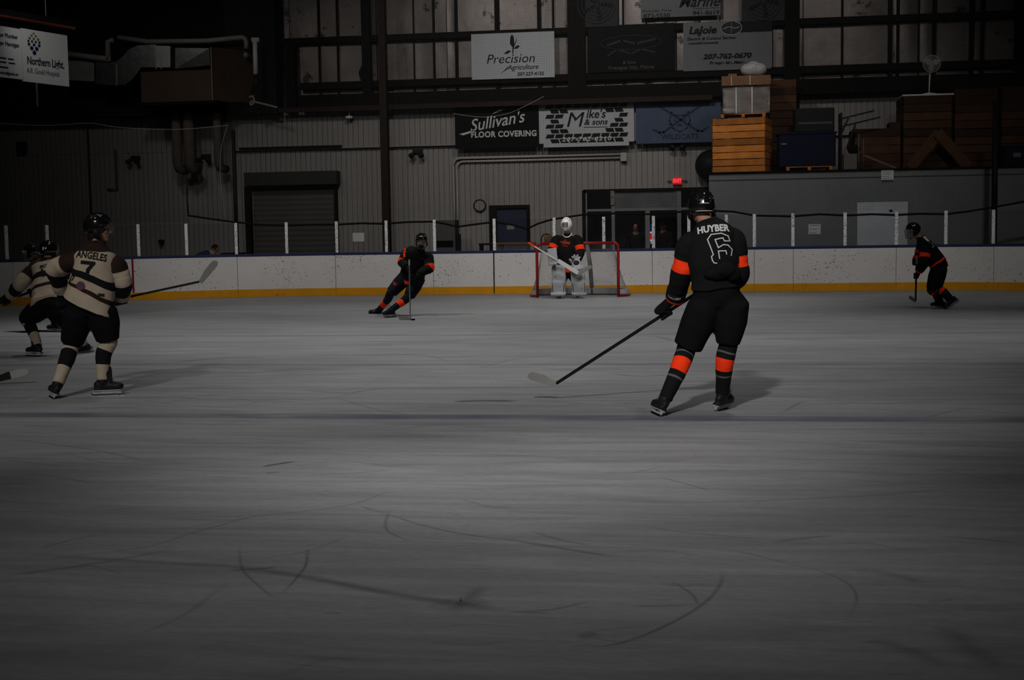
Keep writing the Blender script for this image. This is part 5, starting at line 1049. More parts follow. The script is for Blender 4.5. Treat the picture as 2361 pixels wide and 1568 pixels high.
def skater(label, J, mats, look, feet, group=None, hem=(.125, .125), opt=None):
    o = opt or {}; root0 = V(((J['ctL'].x+J['ctR'].x)/2, (J['ctL'].y+J['ctR'].y)/2, 0)); sd = o.get('seed', 1.)
    rt, f, u = frame(look, o.get('headup', ZUP)); hd = J['head']
    ank = {}
    for s in 'LR':
        r_, a_, u_ = frame(feet[s][1], feet[s][0]); ank[s] = J['ct'+s]+u_*.14-a_*.022
    mb = MB(); head_geo(mb, hd, rt, f, u)
    mb.capsule(J['neck']-ZUP*.02, hd-u*.05-f*.015, .062, .056); mb.capsule(J['pelvis'], J['neck'].lerp(J['pelvis'], .3), .09, .12); mb.capsule(J['shL'], J['shR'], .06, .06); mb.capsule(J['neck'].lerp(J['pelvis'], .3), J['neck'], .11, .06)
    for s in 'LR':
        mb.capsule(J['sh'+s], J['el'+s], .05, .045); mb.capsule(J['el'+s], J['wr'+s], .043, .033); mb.capsule(J['wr'+s], J['hand'+s].lerp(J['wr'+s], .75), .028, .022)
        mb.capsule(J['hip'+s], J['kn'+s], .08, .055); mb.capsule(J['kn'+s], ank[s], .05, .036); mb.capsule(J['pelvis'], J['hip'+s], .08, .075)
    body = mb.build('person', M['skin'], None, True, remesh=o.get('vox', .0085), smoothit=2, loc=root0)
    tag(body, label, 'person', group)
    # torso
    pel, nk = J['pelvis'], J['neck']; shm = (J['shL']+J['shR'])/2; spine = (shm-pel).normalized()
    hs = (J['hipR']-J['hipL']).normalized(); ss = (J['shR']-J['shL']).normalized(); shw = (J['shR']-J['shL']).length/2
    bk = o.get('bulk', 1.); he = o.get('hem', -.05); nd = (nk-shm)
    rows = []; us = []; fl = o.get('flare', 1.)
    for u_, c, wd, dp, mixx in ((0, pel+spine*he, .205*bk*fl, .165*bk*fl, 0), (.3, pel.lerp(shm, .30), .20*bk*(1+(fl-1)*.5), .16*bk*(1+(fl-1)*.5), .3), (.55, pel.lerp(shm, .6), .215*bk, .165*bk, .7), (.74, pel.lerp(shm, .85), max(.20*bk, shw*.98), .15*bk, 1), (.85, shm+nd*.22, shw*.96+.035, .128*bk, 1), (.94, shm+nd*.72, .145, .105, 1), (1, nk+(hd-nk).normalized()*.03, .078, .080, 1)):
        sdv = hs.lerp(ss, mixx).normalized(); rows.append(list(c)+[wd, dp]+list(sdv)); us.append(u_)
    mb = MB(); rings = []; ts = []
    for i in range(37):
        u_ = i/36; r = interp_rows(rows, us, u_); r2 = interp_rows(rows, us, min(1, u_+.02)); r1 = interp_rows(rows, us, max(0, u_-.02))
        tg = (V(r2[:3])-V(r1[:3])).normalized(); X = V(r[5:8]); X = (X-tg*X.dot(tg)).normalized(); Y = tg.cross(X)
        rings.append(supell(V(r[:3]), X, Y, r[3], r[4], 30)); ts.append(u_)
    mb.loft(rings, True, ts); sk = o.get('skew', 0.)
    for i in range(len(mb.v)): l = (mb.v[i]-pel).dot(hs)/.2; mb.v[i] -= spine*(sk*l*(1-mb.t[i])); mb.t[i] = max(0, min(1, mb.t[i]+o.get('tskew', 0)*l*(1-mb.t[i])))
    crumple(mb, o.get('fold', .011), 7, sd)
    jersey = mb.build('jersey', mats['jersey'], body, True)
    slv = {}
    for s in 'LR':
        a, e, w = J['sh'+s], J['el'+s], J['wr'+s]; sr = o.get('sleeve', 1.)
        slv[s] = limb('sleeve', [a.lerp(shm, .5)-spine*.03, a-spine*.015, a.lerp(e, .55), e, e.lerp(w, .5), w+(w-e).normalized()*.015], [.07*sr, .094*sr, .098*sr, .092*sr, .086*sr, .08*sr], mats['sleeve'], body, amp=.011, fr=10, seed=sd+ord(s))
        cuff = o.get('neckcol')
    mb = MB(); cN = nk+(hd-nk).normalized()*.02; X, Y, Z_ = frame(f, (hd-nk).normalized())
    mb.tube([cN+(X*math.cos(t)*.08+Y*math.sin(t)*.082) for t in [2*math.pi*k/24 for k in range(25)]], .012, 8, False); mb.build('collar', mats.get('collar', mats['pants']), body, True)
    # pants, socks, skates
    mb = MB(); wst = pel+spine*o.get('waist', .10)
    mb.loft([supell(pel+spine*z, hs, spine.cross(hs), a*bk, b*bk, 24) for z, a, b in ((-.10, .14, .12), (-.03, .185, .145), (.04, .19, .15), (o.get('waist', .10), .18, .145))])
    for i, s in enumerate('LR'):
        h, k = J['hip'+s], J['kn'+s]; d = (k-h).normalized()
        mb.tube([h+(pel-h)*.3+ZUP*.03, h, h.lerp(k, .4), h.lerp(k, .75), h.lerp(k, .98)], [.12*bk, .142*bk, .14*bk, (.135*bk+hem[i])/2, hem[i]], 20)
    crumple(mb, .006, 9, sd+3)
    pants = mb.build('pants', mats['pants'], body, True, remesh=.014, smoothit=3)
    for i, s in enumerate('LR'):
        h, k, a = J['hip'+s], J['kn'+s], ank[s]; back = -feet[s][1]*.022
        limb('sock', [k+(h-k).normalized()*.10, k-back*.5, k.lerp(a, .3)+back, k.lerp(a, .65)+back*.7, a+(k-a)*.02], [.068, .080, .078, .066, .056], mats['sock'], body, amp=.005, fr=12, seed=sd+5+i)
        skate(body, J['ct'+s], feet[s][0], feet[s][1], knee=k)
    return dict(body=body, sleeves=slv, jersey=jersey, pants=pants, hd=(hd, rt, f, u), J=J, ank=ank)
def stick(name, label, butt, heel, toe, bladeup, shaft_m, blade_m, cat='hockey stick', curve=.03, bh=.062, tape=True, sw=(.03, .022), group=None):
    butt, heel, toe = V(butt), V(heel), V(toe); t = thing(name, label, cat, heel, group)
    d = (heel-butt).normalized(); b = (toe-heel).normalized(); n = d.cross(b).normalized(); up = V(bladeup); up = (up-b*up.dot(b)).normalized(); sd_ = b.cross(up)
    mb = MB(); mb.bar(butt, heel+up*bh*.4-d*.01, sw[1], sw[0], tuple(n)); mb.build('shaft', shaft_m, t, bevel=.004)
    L_ = (toe-heel).length; rings = []
    for i in range(25):
        s = i/24 if i < 12 else .5+.5*math.sin((i-12)/12*math.pi/2); c = heel+b*(L_*(s-.02))+sd_*(curve*s*s); hgt = bh*(.62+.45*min(1, s*2.2)) if s < .84 else bh*1.07*math.sqrt(max(.02, 1-((s-.84)/.165)**2))
        lo = (0 if s < .84 else bh*.35*((s-.84)/.16)**2); th = .008-.004*s
        rings.append([c+up*lo-sd_*th, c+up*lo+sd_*th, c+up*(lo+hgt-(lo*.6))+sd_*th, c+up*(lo+hgt-(lo*.6))-sd_*th])
    mb = MB(); mb.loft(rings); mb.build('blade', blade_m, t, bevel=.002)
    if tape: mb = MB(); mb.bar(butt+d*.0, butt+d*.14, sw[1]+.006, sw[0]+.006, tuple(n)); tag(mb.build('butt_tape', M['tape'], t, bevel=.005), 'white taped butt end')
    return t
def eyes(R, m_=None):
    c, rt, f, u = R['hd']
    for s in (-1, 1): mb = MB(); mb.ell(c+f*.083+rt*s*.032+u*.006, (.013, .008, .008), (rt, f, u), 10, 8); mb.build('eye', M['rubber'], R['body'], True)
ORG2 = (.42, .03, .006)
mj_black = bands('jersey_black_orange_hem', [(0, ORG), (.055, BLK), (1, BLK)]); mj_plain = bands('jersey_black', [(0, BLK)])
ms_black = bands('sleeve_black_orange', [(0, BLK), (.36, ORG), (.50, BLK), (.95, ORG), (.985, ORG)])
msock_b = bands('sock_black_orange', [(0, BLK), (.30, (.10, .10, .10)), (.325, BLK), (.40, ORG), (.58, BLK), (.66, (.09, .09, .09)), (.69, BLK)])
msock_n = bands('sock_navy_orange', [(0, (.008, .010, .016)), (.52, ORG), (.74, (.008, .010, .016))])
mj_tan = bands('jersey_tan', [(0, TAN), (.30, BRN), (.375, TAN), (.535, BLK), (.65, TAN), (.895, BRN)])
ms_tan = bands('sleeve_tan', [(0, BRN), (.33, TAN), (.58, BLK), (.83, TAN)])
msock_t = bands('sock_tan', [(0, TAN), (.41, BLK), (.69, TAN)])
BK = dict(jersey=mj_plain, sleeve=ms_black, pants=M['black'], sock=msock_b); TN = dict(jersey=mj_tan, sleeve=ms_tan, pants=M['black'], sock=msock_t, collar=mat('brown_collar', BRN, .9))
# ---------------------------------------------------------------- player 6, nearest, seen from behind
Y0 = G(1592, 952).y; q = lambda x, y, d=0.: P(x, y, Y0+d)
J = dict(head=q(1617, 482, .08), neck=q(1633, 516, .04), pelvis=q(1652, 680, .02), shL=q(1590, 556, .0), shR=q(1690, 545, .05), elL=q(1572, 632, .05), wrL=q(1556, 688, .24), handL=q(1531, 722, .40),
         elR=q(1702, 632, .08), wrR=q(1672, 672, .27), handR=q(1634, 657, .29), hipL=q(1622, 712, .0), hipR=q(1688, 706, .03), knL=q(1585, 800, .06), knR=q(1678, 795, .05), ctL=G(1512, 957), ctR=G(1662, 946))
ft = {'L': (lean_up(J['knL'], J['ctL'], 1.), V((-.35, 1, 0)).normalized()), 'R': (lean_up(J['knR'], J['ctR'], 1.), V((.45, .9, 0)).normalized())}
A = skater('player in black jersey numbered 6 with orange bands, nearest the camera, back turned', J, BK, (-.28, 1, -.06), ft, None, (.122, .096), dict(seed=2.3, hem=.05, waist=.2, bulk=1.0, fold=.012))
h, pt = helmet(A['body'], *A['hd'], visor=True)
mb = MB(); mb.tube([pt(math.pi+a, 1.98, 1.015) for a in [-.75+1.5*k/12 for k in range(13)]], .003, 6); mb.tube([pt(math.pi+a, 1.5, 1.02) for a in (-.3, -.15, 0, .15, .3)], .003, 6); tag(mb.build('rear_stripe', M['white'], h, True), 'thin white stripes on the helmet')
sc6 = 1/280.
p6 = lambda pts: [((1600+x/5.9025-1660)*sc6, -(490+y/5.9025-567)*sc6) for x, y in pts]
conform(A['jersey'], 'name_lettering', M['letter'], A['body'], (1645, 528), [fit(text_geo('HUYBER', .1, .004, 0, 1, 1.02), .258, .062, .10, .006)], lift=.004)
conform(A['jersey'], 'back_number', M['letter'], A['body'], (1660, 567), [stroke_geo(p6(pp), .0085) for pp in ([(250, 650), (238, 600), (262, 572), (190, 368), (240, 298), (375, 282), (470, 318), (492, 384), (415, 388), (395, 345), (290, 368), (330, 480), (400, 437), (462, 441), (522, 498), (505, 580)], [(250, 648), (270, 682), (308, 688)], [(345, 625), (330, 525), (432, 520), (442, 565)])], lift=.004)
conform(A['jersey'], 'hem_tag', M['orange'], A['body'], (1676, 617), [stroke_geo([(.0, .035), (-.012, -.03)], .008), stroke_geo([(.10, .03), (.10, .005)], .006)], lift=.02)
mb = MB(); c = q(1672, 622, -.17); mb.ell(c, (.085, .045, .06)); mb.ell(q(1650, 632, -.15), (.10, .05, .05)); mb.ell(q(1690, 630, -.13), (.07, .05, .06)); crumple(mb, .01, 14); mb.build('bunched_hem', M['black'], A['body'], True, remesh=.01, smoothit=3)
gd = (J['handL']-q(1278, 891, .75)).normalized()
gL, cL = glove(A['body'], J['wrL'], J['handL'], gd, J['elL'], None, 1, .088); gR, cR = glove(A['body'], J['wrR'], J['handR'], gd, J['elR'], None, -1)
conform(cL, 'lettering', M['white'], A['body'], (1541, 712), [fit(text_geo('BAUER', .05, .002, .2), .12, .026, -.25)], lift=.003).parent = A['body']
stick('hockey_stick', 'black stick with white taped blade held low by player 6', q(1650, 648, .28), q(1279, 892, .75), q(1213, 872, .72), (0, 0, 1), M['shaft'], M['tape'], curve=-.05, bh=.07)
for kx, pxs_ in (('L', ((1555, 812, -.5), (1545, 865, -.5))), ('R', ((1676, 812, .3), (1671, 862, .1)))): pass
# ---------------------------------------------------------------- tan player 7
Y0 = G(185, 912).y; q = lambda x, y, d=0.: P(x, y, Y0+d)
J = dict(head=q(226, 528, .10), neck=q(220, 566, .06), pelvis=q(206, 705, .02), shL=q(176, 598, -.02), shR=q(266, 606, .08), elL=q(128, 622, .04), wrL=q(142, 668, .20), handL=q(147, 700, .30), elR=q(283, 655, .12), wrR=q(281, 683, .25), handR=q(279, 692, .33),
         hipL=q(182, 722, .0), hipR=q(237, 722, .03), knL=q(166, 790, .10), knR=q(249, 786, .08), ctL=G(118, 918), ctR=G(243, 912))
ft = {'L': (lean_up(J['knL'], J['ctL'], 1.), V((-.6, .8, 0)).normalized()), 'R': (lean_up(J['knR'], J['ctR'], 1.), V((.93, .38, 0)).normalized())}
B = skater('player in tan jersey with brown yoke and number 7, back turned, looking right', J, TN, (.93, .36, -.02), ft, None, (.112, .108), dict(seed=5.1, hem=-.01, bulk=1.0, fold=.016, sleeve=1.02, skew=.055, tskew=.08, flare=1.24))
helmet(B['body'], *B['hd'], visor=True)
c, rt, f, u = B['hd']; mb = MB(); mb.ell(c-f*.045-u*.06, (.075, .055, .09), (rt, f, u)); mb.ell(c-f*.03-u*.10, (.07, .06, .06), (rt, f, u)); mb.build('hair', M['hair'], B['body'], True, remesh=.008, smoothit=2)
conform(B['jersey'], 'name_lettering', M['blackprint'], B['body'], (211, 590), [fit(text_geo('ANGELES', .1, .003, 0, 1, 1.05), .285, .072, -.16, .004)])
s7 = 1/257.
conform(B['jersey'], 'back_number', M['blackprint'], B['body'], (203, 614), [stroke_geo([((x-203)*s7, -(y-617)*s7) for x, y in ((189, 607), (216, 610), (203, 626), (200, 640))], .034)])
conform(B['jersey'], 'round_patch', mat('patch_red', (.22, .02, .02), .8), B['body'], (186, 659), [stroke_geo([(.034*math.cos(k*.42), .036*math.sin(k*.42)) for k in range(15)], .012, True)], lift=.006)
conform(B['jersey'], 'patch_centre', mat('patch_blue', (.05, .06, .11), .8, var=.6, scale=120), B['body'], (186, 659), [poly_geo([(.03*math.cos(k*.42), .03*math.sin(k*.42)) for k in range(15)])], lift=.005)
conform(B['jersey'], 'hem_label', M['darkgrey'], B['body'], (233, 680), [poly_geo([(-.03, .016), (.03, .010), (.03, -.016), (-.03, -.01)])], lift=.005)
conform(B['jersey'], 'side_emblem', M['blackprint'], B['body'], (166, 642), [stroke_geo([(-.03, -.03), (0, .03), (.03, .02), (.0, -.02)], .01)], lift=.005)
gd = (q(150, 712, .30)-q(462, 653, .42)).normalized()
glove(B['body'], J['wrL'], J['handL'], gd, J['elL'], None, 1); glove(B['body'], J['wrR'], J['handR'], gd, J['elR'], None, -1)
stick('hockey_stick', 'black stick held level by the tan player with its grey blade pointing up right', q(138, 719, .29), q(466, 653, .42), q(508, 606, .43), tuple(q(440, 640, .42)-q(460, 655, .42)), M['shaft'], mat('grey_tape', (.13, .13, .125), .8, 0, .2, 40), curve=.02, bh=.062, tape=False)
# ---------------------------------------------------------------- second tan player, bent, behind
Y0 = G(78, 821).y; q = lambda x, y, d=0.: P(x, y, Y0+d)
J = dict(head=q(113, 581, .48), neck=q(110, 604, .38), pelvis=q(113, 702, -.05), shL=q(76, 623, .28), shR=q(146, 619, .34), elL=q(47, 655, .15), wrL=q(26, 680, .3), handL=q(13, 696, .36), elR=q(150, 662, .36), wrR=q(100, 672, .42), handR=q(74, 672, .42),
         hipL=q(94, 712, -.02), hipR=q(132, 712, .0), knL=q(60, 735, .28), knR=q(165, 748, .2), ctL=G(78, 822), ctR=G(203, 813))
ft = {'L': (lean_up(J['knL'], J['ctL'], 1.), V((-.95, .35, 0)).normalized()), 'R': (lean_up(J['knR'], J['ctR'], .9), V((-.9, .3, -.12)).normalized())}
C2 = skater('player in tan jersey crouching behind the standing tan player at the left', J, TN, (.35, .95, -.05), ft, None, (.105, .105), dict(seed=8.2, hem=.0, fold=.016, vox=.01, flare=1.15))
h, pt = helmet(C2['body'], *C2['hd'], visor=True)
conform(h, 'number_sticker', M['white'], C2['body'], (100, 573), [fit(text_geo('8', .05, .002), .03, .045)], lift=.006)
conform(C2['jersey'], 'name_lettering', M['blackprint'], C2['body'], (106, 613), [fit(text_geo('MORE', .1, .003), .16, .06, .12)])
conform(C2['jersey'], 'back_number', M['blackprint'], C2['body'], (104, 628), [stroke_geo([(-.045, .06), (-.02, -.06), (0, .02), (.02, -.04), (.05, .07)], .026)])
gd = (J['handR']-J['handL']).normalized()
glove(C2['body'], J['wrL'], J['handL'], gd, J['elL'], None, 1); glove(C2['body'], J['wrR'], J['handR'], gd, J['elR'], None, -1)
d = (J['handL']-J['handR']).normalized(); bt = J['handR']-d*.12; he = J['handR']+d*1.25; he.z = max(he.z, .02)
stick('hockey_stick', 'black stick of the crouching tan player running off the left edge', bt, he, he+V((-.26, .1, 0)), (0, 0, 1), M['shaft'], M['tape'])
# stick entering from outside the frame at the lower left
a = G(12, 887); b = P(66, 872, a.y+.02); hl = P(4, 885, a.y); bt = P(-330, 845, a.y-.1)
stick('hockey_stick', 'stick blade with black heel and white tip entering at the left edge', bt+V((0, 0, .35)), P(-18, 884, a.y), P(68, 864, a.y+.02), (0, 0, 1), M['shaft'], bands('half_taped_blade', [(0, (.012, .012, .012)), (.52, (.30, .29, .27))], .8, .1), curve=-.02, bh=.075)
# ---------------------------------------------------------------- opponent behind the two tan players
Y0 = G(125, 764).y; q = lambda x, y, d=0.: P(x, y, Y0+d)
J = dict(head=q(74, 583, .0), neck=q(84, 605, .04), pelvis=q(122, 682, .1), shL=q(84, 622, -.18), shR=q(96, 616, .2), elL=q(96, 655, -.2), wrL=q(88, 685, -.2), handL=q(82, 695, -.2), elR=q(98, 650, .25), wrR=q(88, 682, .2), handR=q(83, 690, .2),
         hipL=q(122, 692, -.02), hipR=q(126, 690, .18), knL=q(114, 722, -.05), knR=q(160, 725, .2), ctL=G(127, 766), ctR=G(205, 764))
ft = {'L': (lean_up(J['knL'], J['ctL'], .9), V((-.98, .15, 0)).normalized()), 'R': (lean_up(J['knR'], J['ctR'], .8), V((-.95, .15, -.15)).normalized())}
D2 = skater('player in black with orange sock band mostly hidden behind the two tan players', J, dict(BK, sock=bands('sock_low_orange', [(0, BLK), (.2, ORG), (.5, BLK)])), (-.95, .1, -.05), ft, None, (.11, .11), dict(seed=4.4, hem=.0, vox=.011))
helmet(D2['body'], *D2['hd'], cage=True)
gd = (J['handR']-J['handL']).normalized(); glove(D2['body'], J['wrL'], J['handL'], V((.3, .2, -.9)), J['elL']); glove(D2['body'], J['wrR'], J['handR'], V((.3, .2, -.9)), J['elR'])
# ---------------------------------------------------------------- leaning skater with the puck, facing the camera
Y0 = G(890, 728).y; q = lambda x, y, d=0.: P(x, y, Y0+d)
J = dict(head=q(972, 557, -.22), neck=q(968, 577, -.14), pelvis=q(950, 634, .04), shR=q(938, 582, -.08), shL=q(988, 592, -.10), elR=q(928, 604, -.16), wrR=q(938, 617, -.32), handR=q(945, 623, -.40), elL=q(990, 618, -.2), wrL=q(966, 632, -.34), handL=q(947, 641, -.40),
         hipR=q(934, 640, .03), hipL=q(964, 645, .02), knR=q(902, 675, -.14), knL=q(943, 683, -.14), ctR=G(866, 722.5), ctL=G(901, 732))
ft = {'R': (lean_up(J['knR'], J['ctR'], .95), V((-.8, -.55, 0)).normalized()), 'L': (lean_up(J['knL'], J['ctL'], .95), V((-.62, -.75, 0)).normalized())}
E_ = skater('bearded player in black leaning into a turn with the puck left of the goal', J, dict(jersey=bands('jersey_black_orange_hem2', [(0, ORG), (.10, BLK)]), sleeve=bands('sleeve_low_orange', [(0, BLK), (.47, ORG), (.58, BLK)]), pants=M['navy'], sock=msock_n), (.0, -1, -.10), ft, None, (.105, .105), dict(seed=6.6, hem=-.13, fold=.014, bulk=.95, flare=1.32, skew=.02))
helmet(E_['body'], *E_['hd'], visor=True); eyes(E_)
c, rt, f, u = E_['hd']; mb = MB(); mb.ell(c+f*.055-u*.085, (.055, .05, .045), (rt, f, u)); mb.capsule(c+f*.098-u*.048-rt*.025, c+f*.098-u*.048+rt*.025, .009, .009); mb.build('beard', M['hair'], E_['body'], True, remesh=.008, smoothit=2)
conform(E_['jersey'], 'chest_patch', M['darkgrey'], E_['body'], (981, 590), [poly_geo([(-.02, .05), (.02, .04), (.03, -.05), (-.0, -.06)])])
mb = MB(); c = q(936, 565, -.2)
for z in (.0, .0): pass
conform(E_['sleeves']['R'], 'shoulder_number', M['orange'], E_['body'], (932, 582), [stroke_geo([(-.02, .07), (.02, .065), (.025, .01), (-.015, .015)], .025), stroke_geo([(-.0, -.03), (.01, -.085)], .035)], lift=.004)
conform(E_['pants'], 'thigh_emblem', M['dimorange'], E_['body'], (910, 654), [poly_geo([(-.045, .03), (-.01, .04), (.02, .01), (.06, -.02), (.0, -.045), (-.02, -.01)])], lift=.004)
gd = (q(944, 606, -.42)-q(946, 737, -.42)).normalized(); glove(E_['body'], J['wrR'], J['handR'], gd, J['elR'], None, 1); glove(E_['body'], J['wrL'], J['handL'], gd, J['elL'], None, -1)
hl = G(946, 738); stick('hockey_stick', 'black stick held upright by the leaning player with blade beside the puck', q(943.5, 600, -.40), hl+V((0, 0, .0)), hl+V((-.2, -.06, .005)), (0, 0, 1), M['shaft'], M['tape'], curve=.02)
# ---------------------------------------------------------------- goaltender
Y0 = G(1310, 687.5).y; q = lambda x, y, d=0.: P(x, y, Y0+d)
J = dict(head=q(1306, 519, -.08), neck=q(1308, 541, .0), pelvis=q(1309, 617, .04), shR=q(1284, 551, .0), shL=q(1331, 551, .0), elR=q(1273, 576, -.08), wrR=q(1274, 592, -.24), handR=q(1276, 599, -.33), elL=q(1338, 580, -.08), wrL=q(1332, 597, -.24), handL=q(1327, 604, -.33),
         hipR=q(1297, 627, .02), hipL=q(1322, 627, .02), knR=q(1291, 652, -.06), knL=q(1333, 652, -.06), ctR=G(1289, 688), ctL=G(1331, 687.5))
ft = {'R': (lean_up(J['knR'], J['ctR'], .6), V((-.25, -1, 0)).normalized()), 'L': (lean_up(J['knL'], J['ctL'], .6), V((.25, -1, 0)).normalized())}
Gk = skater('goaltender in black jersey, white mask and white leg pads standing in front of the net', J, dict(BK, jersey=bands('jersey_goalie', [(0, ORG), (.10, BLK)]), sleeve=bands('sleeve_goalie', [(0, BLK), (.42, ORG), (.58, BLK)])), (-.18, -1, -.08), ft, None, (.13, .13), dict(seed=3.7, hem=-.10, bulk=1.12, sleeve=1.18))
c, rt, f, u = Gk['hd']; hc = c+u*.015
def mp(phi, th, k=1.):
    x, y, z = math.sin(th)*math.sin(phi), math.sin(th)*math.cos(phi), math.cos(th)
    chin = .035*max(0, y)*max(0, -z-.2); return hc+(rt*x*.125*(1-.25*max(0, -z-.3))+f*(y*.155+chin)+u*z*.165)*k
mb = MB(); n, m_ = 48, 28; vs = []; fs = []
for i in range(m_+1):
    for j in range(n): vs.append(mp(2*math.pi*j/n-math.pi, .03+(math.radians(150)-.03)*i/m_))
for i in range(m_):
    for j in range(n):
        ph = 2*math.pi*(j+.5)/n-math.pi; th = .03+(math.radians(150)-.03)*(i+.5)/m_
        if abs(ph) < .62 and math.radians(72) < th < math.radians(112): continue
        if abs(ph) > 2.0 and th > math.radians(118): continue
        fs.append((i*n+j, i*n+(j+1) % n, (i+1)*n+(j+1) % n, (i+1)*n+j))
mb.add(vs, fs); mk = mb.build('goalie_mask', M['shellwhite'], Gk['body'], True, solid=.008)
mb = MB()
for k in range(-3, 4): mb.tube([mp(k*.2, math.radians(t), 1.05) for t in (68, 80, 92, 104, 116)], .0035, 5)
for t in (76, 86, 97, 108): mb.tube([mp(a, math.radians(t), 1.05) for a in (-.66, -.4, -.2, 0, .2, .4, .66)], .0035, 5)
mb.build('cage', mat('mask_cage', (.5, .5, .5), .3, .5), mk, True); eyes(Gk)
mb = MB()
for a, t in ((-1.0, 55), (-.7, 40), (0., 35), (.7, 40), (1.0, 55), (-1.2, 105), (1.2, 105), (-.5, 128), (.5, 128)): mb.ell(mp(a, math.radians(t), 1.02), (.011, .011, .011), None, 8, 6)
mb.build('mask_vents', M['rubber'], mk, True)
mb = MB(); mb.tube([J['neck']+V((.10*math.cos(t), -.02-.11*math.sin(t)*1., .03-.09*max(0, math.sin(t)))) for t in [math.pi*k/10 for k in range(11)]], .014, 8); tag(mb.build('throat_collar', M['white'], Gk['body'], True), 'white throat collar')
# leg pads: rounded slabs with knee break and boot flare
def legpad(top, mid, bot, w, d, nn):
    pts = catmull([top, top.lerp(mid, .5), mid, mid.lerp(bot, .5), bot], 6); rings = []; n = len(pts); X = nn.cross(ZUP).normalized()
    for i, p in enumerate(pts):
        s = i/(n-1); ww = w*(1 if .08 < s < .92 else .86)*(1+.12*(s > .85)); dd = d*(1 if .06 < s < .94 else .6)*(1+.25*(s > .88)-.15*math.exp(-((s-.45)/.05)**2)); rings.append(supell(p+nn*(.05*(s > .88)), X, nn, ww/2, dd/2, 20, 5))
    mb = MB(); mb.loft(rings); return mb
for tp, md, bt_, nn, lab in ((q(1288, 611, -.2), q(1289, 648, -.24), q(1288, 683, -.18), V((-.12, -1, 0)).normalized(), None), (q(1330, 611, -.2), q(1333, 648, -.24), q(1336, 682, -.18), V((.15, -1, 0)).normalized(), None)):
    pd = legpad(tp, md, bt_, .32, .13, nn).build('leg_pad', M['pad'], Gk['body'], True)
    X = nn.cross(ZUP).normalized()
    for s in (-1, 1): mb = MB(); mb.capsule(md.lerp(bt_, .15)+X*s*.135+nn*.055, md.lerp(bt_, .75)+X*s*.125+nn*.055, .009, .009, 8); tag(mb.build('roll_stripe', M['darkgrey'], pd, True), 'dark stripe along the pad')
    for k in (.2, .5, .8): mb = MB(); mb.box(tp.lerp(bt_, k)-nn*.07, (.30, .02, .04), (X, nn, ZUP)); mb.build('strap', M['blackplastic'], pd, bevel=.004)
# blocker and catching glove
gn = V((-.35, -.9, .1)).normalized(); X, Fw, U_ = frame(gn, V((-.12, 0, 1))); cB = q(1274, 592, -.36)
mb = MB(); mb.loft([supell(cB+U_*z, X, Fw, .115*k, .03, 20, 6) for z, k in ((-.19, .92), (-.17, 1), (.17, .97), (.19, .88))]); bl = mb.build('blocker', M['pad'], Gk['body'], True)
mb = MB(); g = J['handR']+Fw*-.05
for i, off in enumerate((-.045, -.015, .015, .045)):
    b0 = cB-Fw*.05+U_*(off-.08)+X*.05
    for p, r in (((b0, b0-Fw*.05-X*.04), .019), ((b0-Fw*.05-X*.04, b0-Fw*.04-X*(.08+.004*i)), .017)): mb.capsule(p[0], p[1], r, r*.93, 8)
mb.capsule(cB-Fw*.05+U_*-.03+X*.03, cB-Fw*.06+U_*.04-X*.03, .018, .016); mb.capsule(cB-Fw*.06+U_*-.08+X*.05, J['wrR'], .045, .05); mb.build('blocker_hand', M['pad'], bl, True, remesh=.008, smoothit=2)
gn = V((.2, -.95, .2)).normalized(); X, Fw, U_ = frame(gn, V((-.2, 0, 1))); cC = q(1328, 605, -.36)
mb = MB()
for i, an in enumerate((2.35, 1.95, 1.55, 1.2)):     # four finger stalls fan out, the thumb stands apart, a webbed pocket between
    d = X*math.cos(an)+U_*math.sin(an)-Fw*.0; b0 = cC-U_*.02; L_ = (.15, .175, .18, .16)[i]; m1 = b0+d*L_*.6+Fw*.0; mb.capsule(b0+d*.05, m1, .030, .029, 10); mb.capsule(m1, m1+(d+Fw*.5).normalized()*L_*.45, .029, .024, 10)
d = X*math.cos(.25)+U_*math.sin(.25); mb.capsule(cC+X*.03-U_*.05, cC+d*.09, .034, .032); mb.capsule(cC+d*.09, cC+d*.13+U_*.05+Fw*.04, .032, .026)
mb.loft([supell(cC-U_*z, X, Fw, a, b_, 20, 3) for z, a, b_ in ((-.03, .10, .04), (.05, .105, .05), (.10, .10, .055), (.15, .115, .06), (.19, .11, .055))])
cg = mb.build('catching_glove', M['pad'], Gk['body'], True, remesh=.010, smoothit=2)
mb = MB()
for k in range(4): mb.capsule(cC+X*(.02+.022*k)+U_*(.05-.012*k)+Fw*.055, cC+X*(.05+.012*k)+U_*(.12-.022*k)+Fw*.05, .006, .006, 6)
mb.ell(cC+X*.0+U_*-.02+Fw*.045, (.07, .02, .06), (X, Fw, U_)); tag(mb.build('pocket_lacing', M['darkgrey'], cg, True), 'dark laced pocket of the glove')
conform(Gk['jersey'], 'chest_emblem', M['dimorange'], Gk['body'], (1303, 561), [stroke_geo([(-.11, .03), (-.05, .035), (.10, .015)], .035), stroke_geo([(-.06, -.005), (.10, -.01)], .03), stroke_geo([(-.05, -.05), (.05, -.07)], .02), stroke_geo([(0, .10), (-.02, .05), (.03, .06)], .012)], lift=.006)
conform(Gk['jersey'], 'shoulder_mark', M['letter'], Gk['body'], (1326, 538), [stroke_geo([(-.04, .015), (.04, -.02)], .022)], lift=.012)
